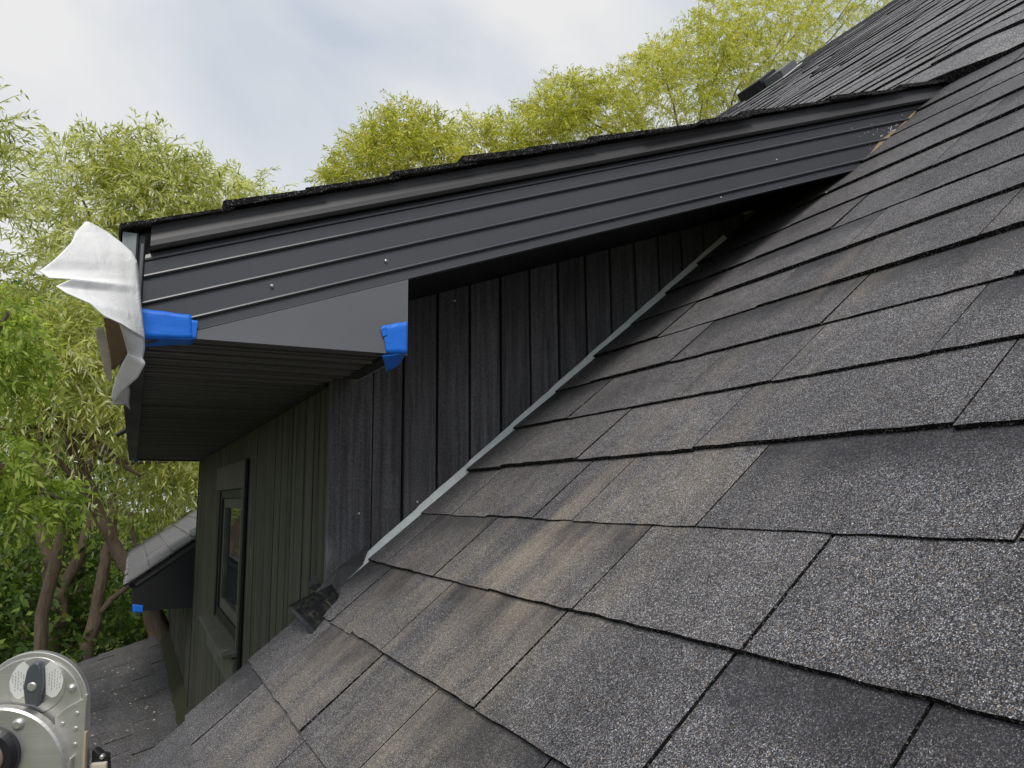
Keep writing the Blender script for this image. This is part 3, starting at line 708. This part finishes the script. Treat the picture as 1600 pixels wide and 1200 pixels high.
# ------------------------------------------------------------------ TORN WHITE PAPER
pm, pt, pb = newmat('white_paper', .95, .1); pass
pco = objco(pt); L(pt, mixc(pt, noise(pt, pco, 22, 4), (.86, .86, .84), (.93, .93, .91)), pb.inputs['Base Color']); bump(pt, pb, noise(pt, pco, 26, 4, .6, 1.5), .22, .01)
brown = simple('brown_card', (.20, .135, .075), .8, .2, 0, 60, .25, .2)
def loft(rows, name, mat, parent, nu=16, sub=4, wr=.012, seed=0, th=.0012):
    """rows: (left px, right px, depth left, depth right); smooth strip between rows"""
    R_ = []
    for a, b in zip(rows[:-1], rows[1:]):
        for i in range(sub):
            t_ = i/sub; R_.append([tuple(np.array(a[k])*(1-t_)+np.array(b[k])*t_) if k < 2 else a[k]*(1-t_)+b[k]*t_ for k in range(4)])
    R_.append(list(rows[-1])); nv = len(R_)-1
    vs = []
    for r_ in R_:
        for i in range(nu+1):
            u = i/nu; px = r_[0][0]*(1-u)+r_[1][0]*u; py = r_[0][1]*(1-u)+r_[1][1]*u; d = r_[2]*(1-u)+r_[3]*u
            # creases fan out from the pinned corner
            cx, cy = (px-215)/100, (py-540)/100; ang = math.atan2(cx, -cy); rad = math.hypot(cx, cy)
            d += wr*((.35-abs(mnoise.noise(Vector((ang*4.0, rad*.5, seed)))))*1.6+.35*(.3-abs(mnoise.noise(Vector((px/30, py/22, seed+5))))))*min(1, rad)
            vs.append(at(px, py, d))
    fs = [(j*(nu+1)+i, j*(nu+1)+i+1, (j+1)*(nu+1)+i+1, (j+1)*(nu+1)+i) for j in range(nv) for i in range(nu)]
    o = mesh_obj(name, vs, fs, mat, parent, None, True); q = o.modifiers.new('s', 'SOLIDIFY'); q.thickness = th; q.offset = 0; return o
paper = empty('paper_scrap', at(205, 560, 1.18), 'large torn white paper flap blowing off the left eave corner', 'paper')
loft([((133, 347), (139, 346), 1.150, 1.150), ((119, 362), (166, 362), 1.125, 1.165), ((112, 378), (188, 378), 1.105, 1.172), ((98, 393), (207, 395), 1.080, 1.176), ((82, 408), (214, 409), 1.055, 1.176),
      ((62, 423), (216, 424), 1.030, 1.174), ((76, 434), (217, 437), 1.022, 1.172), ((112, 436), (218, 448), 1.030, 1.170), ((88, 447), (219, 460), 1.004, 1.167), ((104, 458), (220, 474), .998, 1.164), ((140, 474), (222, 494), 1.005, 1.162), ((163, 494), (224, 512), 1.015, 1.162), ((188, 505), (226, 530), 1.045, 1.164)],
     'main_flap', pm, paper, nu=26, sub=4, wr=.005)
loft([((186, 503), (225, 525), 1.05, 1.166), ((193, 525), (226, 545), 1.09, 1.17), ((200, 552), (223, 560), 1.14, 1.165), ((199, 556), (227, 568), 1.14, 1.16)], 'lower_flap', pm, paper, nu=8, wr=.004, seed=3)
loft([((200, 553), (227, 568), 1.139, 1.159), ((190, 570), (215, 590), 1.15, 1.17), ((182, 590), (200, 603), 1.16, 1.18), ((177, 605), (186, 615), 1.165, 1.18), ((174, 622), (178, 628), 1.17, 1.18)], 'folded_corner', pm, paper, nu=8, wr=.004, seed=9)
loft([((162, 496), (188, 503), 1.15, 1.165), ((167, 525), (196, 528), 1.155, 1.17), ((172, 552), (201, 552), 1.16, 1.175), ((175, 578), (180, 576), 1.165, 1.175)], 'brown_inner_card', brown, paper, nu=6, wr=.003, seed=4)
loft([((150, 514), (161, 510), 1.145, 1.15), ((151, 530), (167, 530), 1.15, 1.155), ((157, 556), (171, 556), 1.155, 1.16), ((163, 580), (174, 580), 1.16, 1.165), ((171, 596), (175, 594), 1.17, 1.17)], 'torn_strip', simple('torn_beige_card', (.48, .42, .34), .8, .2, 0, 35, .3, .3), paper, nu=5, wr=.004, seed=6)
loft([((183, 604), (200, 598), 1.18, 1.19), ((176, 625), (203, 612), 1.18, 1.19), ((176, 632), (201, 630), 1.18, 1.19), ((196, 630), (203, 640), 1.18, 1.19)], 'frayed_tail', simple('frayed_grey_paper', (.36, .33, .31), .9, .1, 0, 90, .4, .4), paper, nu=6, wr=.006, seed=8)

# ------------------------------------------------------------------ LADDER HINGE (front left)
DH = .56; U = DH/FPX       # metres per photo pixel at that distance
hm, ht, hb_ = newmat('brushed_aluminium', .42, .5, .85)
hco = objco(ht); hmx = N(ht, 'ShaderNodeMapping'); hmx.inputs['Scale'].default_value = (40, 900, 40); L(ht, hco, hmx.inputs[0])
hf = noise(ht, hmx.outputs[0], 1, 3); L(ht, mixc(ht, hf, (.50, .49, .46), (.66, .65, .62)), hb_.inputs['Base Color'])
L(ht, ramp(ht, noise(ht, hco, 30, 4), [(.3, (.34,)*3), (.7, (.55,)*3)]), hb_.inputs['Roughness'])
hx = CR*((60-800)*U) + CU*(-(1110-600)*U) + CF*DH
hinge = bpy.data.objects.new('ladder_hinge', None); col.objects.link(hinge); hinge.empty_display_size = .05
hn = -hx.normalized()*1.0
zax = (-CF + CR*.12 + CU*.10).normalized(); xax = CU.cross(zax).normalized(); yax = zax.cross(xax)
hinge.matrix_world = Matrix(((xax.x, yax.x, zax.x, hx.x), (xax.y, yax.y, zax.y, hx.y), (xax.z, yax.z, zax.z, hx.z), (0, 0, 0, 1)))
tag(hinge, 'round aluminium hinge of a folding ladder with labels and black hub', 'ladder hinge')
def hpnt(px, py): return ((px-60)*U, -(py-1110)*U)
def hpoly(pts, z0, z1, name, mat, bev=.0006):
    q = [hpnt(*a) for a in pts]; m = MB(); n = len(q)
    m.prism([(a, b, z0) for a, b in q][::-1], [(a, b, z1) for a, b in q][::-1]); return m.build(name, mat, hinge, bevel=bev)
def arc(cx, cy, r, a0, a1, n=20): return [(cx+r*math.cos(R(a0+(a1-a0)*i/n)), cy-r*math.sin(R(a0+(a1-a0)*i/n))) for i in range(n+1)]
hpoly(arc(45, 1106, 82, 175, 8, 30)+[(128, 1130), (130, 1290), (-60, 1290)], -.012, -.006, 'back_plate', hm)
hpoly(arc(43, 1109, 77, 175, 6, 30)+[(120, 1150), (118, 1290), (-60, 1290)], -.006, -.0045, 'inner_plate', hm)
hpoly([(84, 1122), (100, 1108), (124, 1096), (127, 1089), (131, 1090), (129, 1112), (128, 1290), (84, 1290)], -.0045, -.001, 'flange', hm)
m = MB(); c = hpnt(8, 1200); m.disc(c, 101*U, -.001, .008, 72, .0015); m.build('front_disc', hm, hinge)
m = MB(); c = hpnt(3, 1168); m.disc(c, 43*U, .008, .016, 40, .003); m.build('hub', simple('black_rubber', (.012, .012, .016), .35), hinge)
m = MB(); m.disc(c, 26*U, .016, .0175, 32, .0008); m.build('hub_washer', simple('dull_washer', (.30, .25, .20), .45, .5, .6), hinge)
m = MB(); m.disc(hpnt(5, 1176), 16*U, .0175, .026, 24, .002); m.build('bolt', hm, hinge)
m = MB(); m.disc(hpnt(52, 1074), 43*U, -.0045, -.0035, 40, .0004); ring = m.build('dial', hm, hinge)
lab = simple('paper_label', (.66, .66, .63), .5, .4, 0, 50, .1); ink = simple('label_print', (.34, .34, .36), .6)
def lune(sgn):
    pts = [(52+sgn*x, y) for x, y in [(12, 1045), (20, 1037), (28, 1042), (36, 1054), (40, 1067), (38, 1080), (31, 1091), (24, 1094), (15, 1088), (14, 1072)]]
    if sgn < 0: pts = pts[::-1]
    hpoly(pts, -.0035, -.0031, 'label', lab, 0)
    m = MB()
    for i in range(5):
        x = 52+sgn*(19+i*4.0); y0 = 1050+abs(i-2)*3; 
        for y in np.arange(y0, y0+30-abs(i-2)*4, 5):
            if random.random() < .8:
                a = hpnt(x-.5, y); b = hpnt(x+.6, y+random.uniform(2, 4)); m.box(a[0], b[0], b[1], a[1], -.0031, -.0029)
    m.build('label_print', ink, hinge, kind='stuff')
lune(-1); lune(1)
lev = simple('grey_lever', (.12, .13, .15), .3, .5, .5)
hpoly([(46, 1040), (52, 1035), (60, 1036), (64, 1046), (66, 1072), (62, 1104), (42, 1100), (38, 1072), (42, 1048)], -.0031, .003, 'lever', lev, .0015)
m = MB(); m.disc(hpnt(52, 1072), 7*U, .003, .0042, 20, .0008); m.build('lever_rivet', hm, hinge)
for q, z, r in [((104, 1081), -.0045, 6), ((40, 1124), .008, 8.5)]:
    m = MB(); m.disc(hpnt(*q), r*U, z, z+.0028, 20, .0016); m.build('rivet', hm, hinge, smooth=False)
for q in [(116, 1118), (95, 1133), (115, 1141), (115, 1165), (94, 1160)]:
    m = MB(); m.disc(hpnt(*q), 3.6*U, -.001, -.0001, 14, .0004); m.build('dimple', hm, hinge)
hpoly([(128, 1146), (132, 1147), (131, 1290), (127, 1290)], -.004, .0, 'rod', simple('tan_rod', (.40, .33, .24), .6), .0005)
hpoly([(131, 1182), (137, 1182), (146, 1190), (155, 1192), (157, 1225), (131, 1225)], -.02, -.012, 'latch', M['black'], .002)
m = MB(); m.disc(hpnt(149, 1192), 3.5*U, -.012, -.008, 14, .001); m.build('latch_screw', hm, hinge)
hpoly([(133, 1201), (157, 1200), (157, 1235), (133, 1235)], -.012, -.008, 'latch_plate', simple('beige_plate', (.55, .48, .38), .6), .001)
hpoly([(-40, 1280), (128, 1280), (128, 1600), (-40, 1600)], -.035, -.005, 'side_rail', hm, .002)
hpoly([(98, 1195), (108, 1190), (112, 1181), (115, 1182), (114, 1196), (113, 1290), (96, 1290)], -.001, .004, 'lower_flange', hm)

# ------------------------------------------------------------------ GROUND
gm_, gt_, gb2 = newmat('leafy_ground', .95, .2)
gc = objco(gt_); gf = noise(gt_, gc, .5, 6, .65); gf2 = noise(gt_, gc, 9, 4, .7)
L(gt_, mixc(gt_, ramp(gt_, gf, [(.4, (0,)*3), (.62, (1,)*3)]), mixc(gt_, gf2, (.03, .045, .015), (.07, .09, .03)), mixc(gt_, gf2, (.14, .15, .05), (.26, .24, .12))), gb2.inputs['Base Color'])
vs = []; fs = []; n = 48
for i in range(n+1):
    for j in range(n+1):
        x = -300+600*i/n; y = -300+600*j/n; vs.append((x, y, -4.2 + (mnoise.noise(Vector((x/30, y/30, 0)))*.9 if math.hypot(x, y) > 14 else 0)))
for i in range(n):
    for j in range(n): a = i*(n+1)+j; fs.append((a, a+n+1, a+n+2, a+1))
mesh_obj('ground', vs, fs, gm_, None, 'structure', True)

# ------------------------------------------------------------------ TREES
def leafmat(name, stops, trans=.45):
    m = bpy.data.materials.new(name); m.use_nodes = True; t = m.node_tree; t.nodes.clear()
    o_ = N(t, 'ShaderNodeOutputMaterial'); a = N(t, 'ShaderNodeVertexColor'); a.layer_name = 'Col'
    s = N(t, 'ShaderNodeSeparateColor'); L(t, a.outputs[0], s.inputs[0]); c = ramp(t, s.outputs[0], stops)
    d = N(t, 'ShaderNodeBsdfPrincipled'); d.inputs['Roughness'].default_value = .55; d.inputs['Specular IOR Level'].default_value = .35; L(t, c, d.inputs['Base Color'])
    tr = N(t, 'ShaderNodeBsdfTranslucent'); L(t, mixc(t, 1, c, (1.35, 1.35, .65), 'MULTIPLY'), tr.inputs[0])
    mx = N(t, 'ShaderNodeMixShader'); mx.inputs[0].default_value = trans; L(t, d.outputs[0], mx.inputs[1]); L(t, tr.outputs[0], mx.inputs[2]); L(t, mx.outputs[0], o_.inputs[0]); return m
WIL = leafmat('willow_leaf', [(0, (.16, .18, .05)), (.3, (.34, .38, .10)), (.55, (.56, .58, .17)), (.78, (.66, .68, .42)), (1, (.84, .85, .70))])
WIL2 = leafmat('yellow_willow_leaf', [(0, (.20, .22, .05)), (.4, (.46, .49, .09)), (.72, (.68, .64, .18)), (1, (.82, .78, .50))], .55)  # yellower leaf colours for the willows behind the roof
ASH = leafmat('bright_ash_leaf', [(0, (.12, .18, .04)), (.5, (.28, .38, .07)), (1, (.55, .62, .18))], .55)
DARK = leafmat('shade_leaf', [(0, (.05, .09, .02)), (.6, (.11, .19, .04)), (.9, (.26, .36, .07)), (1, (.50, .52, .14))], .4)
bm_, bt_, bb_ = newmat('bark', .9, .2); bc = objco(bt_, (6, 6, 1.2)); bf = noise(bt_, bc, 4, 6, .7, .4)
L(bt_, mixc(bt_, bf, (.06, .045, .034), (.30, .225, .165)), bb_.inputs['Base Color']); bump(bt_, bb_, bf, .9, .04)
BARK = bm_
def unit(v): return v/np.maximum(1e-9, np.linalg.norm(v, axis=-1, keepdims=True))
def leaf_mesh(name, clumps, mat, parent, ll=.09, lw=.016, tw_len=.55, per=16, droop=.25, upb=.3, spread=.6, kind=None, tint=(.5, .22), dens=1.0, twigs=True, shell=.35):
    """clumps: (centre Vector, radii (rx,ry,rz), number of twigs). Twigs curve out of each clump and carry alternate leaves"""
    O, D, LEN, T0 = [], [], [], []
    for c, rr, n in clumps:
        n = int(n*dens); q = unit(rng.normal(size=(n, 3))); rad = rng.uniform(shell, 1, n)**.6
        P = np.array(c) + q*rad[:, None]*np.array(rr); d = unit(q*np.array([1, 1, .7]) + np.array([0, 0, upb]) + rng.normal(size=(n, 3))*spread)
        O.append(P); D.append(d); LEN.append(rng.uniform(.55, 1.2, n)*tw_len); T0.append(np.full(n, rng.normal(0, .10)))
    O = np.concatenate(O); D = np.concatenate(D); LEN = np.concatenate(LEN); T0 = np.concatenate(T0); n = len(O)
    t = (np.arange(per)+.5)/per; tt_ = t[None, :, None]
    pos = O[:, None]+D[:, None]*LEN[:, None, None]*tt_ + np.array([0, 0, -1])*(droop*LEN[:, None, None]*tt_**2)
    tan = unit(D[:, None] + np.array([0, 0, -1])*2*droop*tt_)
    side = unit(np.cross(tan, rng.normal(size=(n, 1, 3)))); sgn = np.where(np.arange(per) % 2, 1, -1)[None, :, None]
    ld = unit(tan*.75 + side*sgn*.7 + rng.normal(size=(n, per, 3))*.28 + np.array([0, 0, -.18]))
    wd = unit(np.cross(ld, rng.normal(size=(n, per, 3))*.7 + np.array([0, 0, 1])))
    Lh = (ll*rng.uniform(.65, 1.2, (n, per, 1))*(1-.35*tt_)); Wh = lw*rng.uniform(.7, 1.2, (n, per, 1))/2
    nrm = np.cross(ld, wd)
    a = pos; b = pos+ld*Lh*.42+wd*Wh+nrm*Wh*.3; c_ = pos+ld*Lh-np.array([0, 0, 1])*Lh*.10; d_ = pos+ld*Lh*.42-wd*Wh+nrm*Wh*.3
    V = np.stack([a, b, c_, d_], axis=2).reshape(-1, 3); k = n*per
    tone = np.clip(rng.normal(tint[0], tint[1], (n, per)) + rng.normal(0, .10, (n, 1)) + T0[:, None], 0, 1).reshape(-1)
    C = np.zeros((k*4, 4), np.float32); C[:, 0] = np.repeat(tone, 4); C[:, 3] = 1
    nf = k
    extra = 0
    if twigs:      # thin three-sided stems
        st = np.linspace(0, 1, 4); ps = O[:, None]+D[:, None]*(LEN[:, None]*st)[..., None] + np.array([0, 0, -1])*(droop*LEN[:, None]*st**2)[..., None]
        a1 = unit(np.cross(D, rng.normal(size=(n, 3)))); r = .0045*(1-st*.8)
        tv = np.stack([ps + a1[:, None]*r[None, :, None], ps - a1[:, None]*r[None, :, None]], axis=2).reshape(-1, 3)
        base = len(V) + (np.arange(n)*8)[:, None]; tf_ = np.concatenate([base+np.array([[2*i, 2*i+1, 2*i+3, 2*i+2]]) for i in range(3)], axis=1).reshape(-1, 4)
        V = np.concatenate([V, tv]); C2 = np.zeros((len(tv), 4), np.float32); C2[:, 0] = .15; C2[:, 3] = 1; C = np.concatenate([C, C2]); extra = len(tf_)
    F = np.arange(k*4).reshape(-1, 4)
    if twigs: F = np.concatenate([F, tf_])
    me = bpy.data.meshes.new(name); me.vertices.add(len(V)); me.vertices.foreach_set('co', V.astype(np.float32).ravel())
    me.loops.add(F.size); me.loops.foreach_set('vertex_index', F.astype(np.int32).ravel())
    me.polygons.add(len(F)); me.polygons.foreach_set('loop_start', np.arange(0, F.size, 4, dtype=np.int32)); me.polygons.foreach_set('loop_total', np.full(len(F), 4, np.int32))
    me.materials.append(mat); ca = me.color_attributes.new('Col', 'FLOAT_COLOR', 'POINT'); ca.data.foreach_set('color', C.ravel()); me.update(calc_edges=True)
    return link(bpy.data.objects.new(name, me), parent, kind)
def clump(px, py, rpx, Y, n, ky=1.3, rz=None):
    c = at(px, py, Y); r_ = rpx/FPX*c.length; return (c, (r_, r_*ky, (rz or rpx)/FPX*c.length), n)
def limb(parent, pts, r0, r1, name='branch', k=8):
    P = [Vector(p) for p in pts]; Q = []
    for a, b in zip(P[:-1], P[1:]):
        for i in range(4):
            q = a.lerp(b, i/4); j = (b-a).length*.035; Q.append(q+Vector((random.uniform(-j, j), random.uniform(-j, j), 0)))
    Q.append(P[-1]); n = len(Q); m = MB(); m.tube(Q, [r0+(r1-r0)*(i/(n-1))**.8 for i in range(n)], k, .25)
    return m.build(name, BARK, parent, smooth=True)
def gnd(px, Y): c = at(px, 780, Y); return Vector((c.x, c.y, -4.4))
def tree(name, base, label, group, clumps, mat, trunk, limbs, rtr=.16, **kw):
    t_ = empty(name, base, label, 'tree', group)
    limb(t_, [base]+trunk, rtr, rtr*.45, 'trunk', 12)
    for l in limbs: limb(t_, l[0], l[1], l[2])
    leaf_mesh('crown', clumps, mat, t_, **kw)
    # boughs from the top of the trunk to the clumps
    top = trunk[-1]
    for c, rr, n in clumps[::2]:
        mid = top.lerp(c, .5)+Vector((0, 0, -.25)); limb(t_, [top, mid, c], rtr*.28, .012, 'branch', 6)
    return t_
G1 = 'willows beyond the eave on the left'
tree('willow_tree', gnd(70, 9.6), 'silvery green willow rising behind the white paper flap', G1,
     [clump(*a) for a in [(118, 290, 55, 9.4, 150), (190, 262, 42, 9.4, 130), (235, 262, 40, 9.2, 120), (285, 290, 42, 9.4, 120), (245, 330, 70, 9.3, 280), (150, 340, 60, 9.4, 190), (330, 318, 45, 9.6, 150), (395, 312, 28, 9.8, 80), (95, 400, 36, 9.5, 50),
      (170, 420, 70, 9.4, 260), (270, 400, 70, 9.4, 200), (90, 470, 55, 9.2, 150), (360, 360, 50, 9.8, 120)]],
     WIL, [at(110, 800, 9.6), at(180, 600, 9.6), at(210, 430, 9.6)], [], ll=.135, lw=.023, per=15, tw_len=.46, rtr=.08, tint=(.60, .26), dens=.76, upb=.45, droop=.4)
tree('willow_tree', gnd(-60, 7.5), 'grey green willow cut off by the left picture edge against the sky', G1,
     [clump(*a) for a in [(-32, 180, 26, 7.2, 36), (-22, 245, 30, 7.2, 60), (-40, 320, 36, 7.2, 70), (-14, 300, 20, 7.2, 26), (-45, 420, 30, 7.2, 50)]],
     WIL, [at(-120, 700, 7.4), at(-90, 450, 7.4), at(-60, 300, 7.3)], [], ll=.105, lw=.019, per=14, tw_len=.40, tint=(.5, .25), rtr=.10, upb=.3, dens=.75)
t_mid = tree('willow_tree', gnd(150, 8.0), 'leaning willow with long narrow leaves in front of the dark wood', G1,
     [clump(*a) for a in [(60, 520, 60, 7.8, 170), (150, 500, 60, 7.8, 190), (40, 600, 55, 7.6, 90), (130, 590, 60, 7.6, 170), (200, 640, 45, 7.6, 120), (90, 560, 50, 7.6, 130), (10, 520, 45, 8.0, 90), (190, 690, 30, 8.6, 50), (235, 715, 38, 8.5, 100), (275, 750, 40, 8.3, 120), (305, 720, 40, 8.2, 100), (235, 790, 30, 8.7, 60), (60, 720, 30, 8.6, 30), (130, 450, 42, 8.2, 110), (60, 650, 40, 7.6, 50)]],
     WIL, [at(262, 1010, 8.0), at(232, 940, 8.0), at(196, 880, 7.95), at(160, 815, 7.9), at(132, 745, 7.9), at(108, 690, 7.8), at(85, 640, 7.8)],
     [([at(160, 815, 7.9), at(120, 750, 7.8), at(60, 690, 7.7), at(-20, 660, 7.6)], .035, .015), ([at(95, 660, 7.8), at(20, 665, 7.7), at(-30, 668, 7.6)], .05, .03), ([at(95, 660, 7.8), at(140, 690, 7.7), at(190, 725, 7.6), at(220, 745, 7.6)], .04, .014),
      ([at(132, 745, 7.9), at(60, 770, 7.7), at(-10, 715, 7.6)], .02, .01), ([at(108, 690, 7.8), at(60, 600, 7.7), at(20, 560, 7.6)], .04, .015)],
     ll=.125, lw=.019, per=14, tw_len=.46, tint=(.58, .2), rtr=.085, dens=.75, droop=.5, upb=.1, shell=.1)
tree('ash_tree', gnd(-60, 5.4), 'bright green leafy branches reaching in at the left picture edge', None,
     [clump(*a) for a in [(0, 520, 38, 5.2, 46), (20, 560, 34, 5.2, 40), (-5, 600, 34, 5.2, 36), (10, 690, 28, 5.1, 26), (0, 740, 30, 5.0, 30), (66, 770, 34, 5.2, 40), (100, 785, 22, 5.2, 20), (8, 800, 22, 5.0, 22), (20, 480, 26, 5.4, 24)]],
     ASH, [at(-160, 800, 5.4), at(-120, 650, 5.3), at(-90, 540, 5.3)], [([at(-120, 760, 5.3), at(-20, 780, 5.2), at(70, 770, 5.2)], .02, .006)], ll=.075, lw=.022, per=12, tw_len=.24, droop=.45, upb=.1, tint=(.6, .2), rtr=.08, shell=.05)
# willows behind the dormer and ridge
G2 = 'willows behind the roof'
tree('willow_tree', gnd(620, 13), 'small rounded yellow green willow top alone against the sky behind the long eave', G2,
     [clump(*a) for a in [(560, 270, 38, 13, 170), (528, 285, 20, 13, 60), (597, 212, 22, 13, 70), (628, 196, 26, 13, 90), (615, 250, 50, 13, 230), (672, 215, 30, 13, 110), (665, 265, 55, 13, 260), (575, 235, 22, 13, 50), (690, 245, 22, 13, 70)]],
     WIL2, [at(640, 700, 13), at(630, 450, 13), at(630, 320, 13)], [], ll=.135, lw=.026, per=14, tw_len=.48, tint=(.52, .24), upb=.5, dens=1.25)
tree('willow_tree', gnd(1080, 14), 'tall yellow green willow rising up to the roof ridge on the right', G2,
     [clump(*a) for a in [(740, 220, 28, 14, 100), (765, 235, 40, 14, 160), (800, 215, 40, 14, 170), (850, 195, 42, 14, 200), (880, 160, 38, 14, 170), (860, 230, 45, 14, 190), (930, 200, 55, 14, 280), (900, 155, 34, 14, 120), (970, 165, 50, 14, 230), (1010, 115, 32, 14, 120), (1035, 90, 26, 14, 90), (1040, 170, 70, 14, 420), (1100, 110, 60, 14, 320), (1110, 65, 45, 14, 200), (1140, 30, 40, 14, 150), (1150, 120, 50, 14, 230), (1190, 60, 55, 14, 240),
      (1235, 70, 40, 14, 140), (1240, 20, 40, 14, 120), (1290, 30, 40, 14, 110), (1330, 0, 40, 14, 100), (1370, -20, 40, 14, 90), (1290, -20, 50, 14, 110), (1200, -5, 40, 14, 90), (1400, -50, 60, 14, 120)]],
     WIL2, [at(1080, 700, 14), at(1070, 450, 14), at(1080, 260, 14)], [], ll=.135, lw=.026, per=14, tw_len=.50, tint=(.55, .24), upb=.4, droop=.4, dens=1.3)
# trunks standing in the wood below
def trunk_tree(px, pts, r0, r1, label, Y, cl, lim=()):
    b = gnd(px, Y); t_ = empty('tree', b, label, 'tree', 'dark trunked trees standing in the wood')
    limb(t_, [b]+[at(x, y, Y) for x, y in pts], r0*.42, r1*.5, 'trunk', 12)
    for l in lim: limb(t_, [at(x, y, Y) for x, y in l[0]], l[1], l[2])
    leaf_mesh('crown', [clump(*a) for a in cl], DARK, t_, ll=.12, lw=.035, per=12, tw_len=.6, droop=.4, tint=(.55, .25), twigs=False, shell=.05)
trunk_tree(84, [(82, 1000), (76, 900), (64, 800), (60, 700), (70, 600)], .26, .13, 'thick dark double stemmed trunk left of centre in the wood', 12,
           [(40, 560, 70, 12, 160), (110, 600, 60, 12, 120), (80, 480, 80, 12, 200)], [([(90, 980), (98, 920), (128, 860), (142, 800)], .10, .05), ([(64, 800), (75, 740), (92, 700)], .09, .04)])
trunk_tree(38, [(42, 1000), (40, 900), (36, 780), (22, 690), (20, 600)], .18, .10, 'slimmer dark trunk nearest the left picture edge', 13, [(-10, 560, 70, 13, 150), (-60, 640, 80, 13, 150)])
trunk_tree(112, [(116, 1000), (122, 920), (128, 840), (118, 740), (114, 640)], .13, .07, 'straight narrow dark trunk between the double stem and the leaning one', 13.5, [(140, 540, 80, 13.5, 170), (220, 620, 60, 13.5, 110)])
trunk_tree(128, [(130, 1040), (146, 970), (160, 890), (172, 840), (180, 760)], .25, .10, 'heavy brown trunk leaning right beside the low roof', 11.5, [(200, 640, 70, 11.5, 130)], [([(152, 960), (175, 935), (205, 912)], .05, .03)])
trunk_tree(246, [(238, 1000), (228, 960), (215, 880), (205, 800)], .11, .06, 'pale brown trunk rising under the far gable end', 10.5, [(250, 690, 60, 10.5, 120), (300, 740, 50, 11, 100)])
# shaded understorey and the wood behind: nobody could count it
cl = []
for _ in range(70):
    Yw = random.uniform(14, 24); px = random.uniform(-420, 420); py = random.uniform(500, 1010)
    cl.append(clump(px, py, random.uniform(26, 60), Yw, 26))
for _ in range(34):
    cl.append(clump(random.uniform(-200, 330), random.uniform(880, 1080), random.uniform(30, 55), random.uniform(11.5, 16), 34))
lit = [clump(random.uniform(-420, 420), random.uniform(560, 980), random.uniform(40, 80), random.uniform(26, 38), 40) for _ in range(110)]
o = leaf_mesh('sunlit_thicket', lit, ASH, None, ll=.30, lw=.12, per=12, tw_len=1.3, droop=.4, tint=(.5, .3), kind='stuff', twigs=False, shell=.0)  # backlight on the far foliage is put into the bright leaf colours
tag(o, 'bright yellow green thicket glimpsed between the trunks on the left', 'thicket')
o = leaf_mesh('woodland', cl, DARK, None, ll=.17, lw=.075, per=12, tw_len=.8, droop=.4, tint=(.35, .3), kind='stuff', twigs=False, shell=.0)
tag(o, 'dark green shrubs and woodland massed behind the trunks on the left', 'woodland')
cl = [clump(random.uniform(420, 2200), random.uniform(640, 900), random.uniform(60, 120), random.uniform(18, 30), 40) for _ in range(60)] + \
     [clump(random.uniform(-2500, -420), random.uniform(480, 1000), random.uniform(60, 120), random.uniform(12, 26), 30) for _ in range(70)]
o = leaf_mesh('tree_line', cl, DARK, None, ll=.30, lw=.12, per=12, tw_len=1.1, droop=.4, tint=(.4, .3), kind='stuff', twigs=False, shell=.0)
tag(o, 'continuous line of trees carrying on round the garden', 'trees')
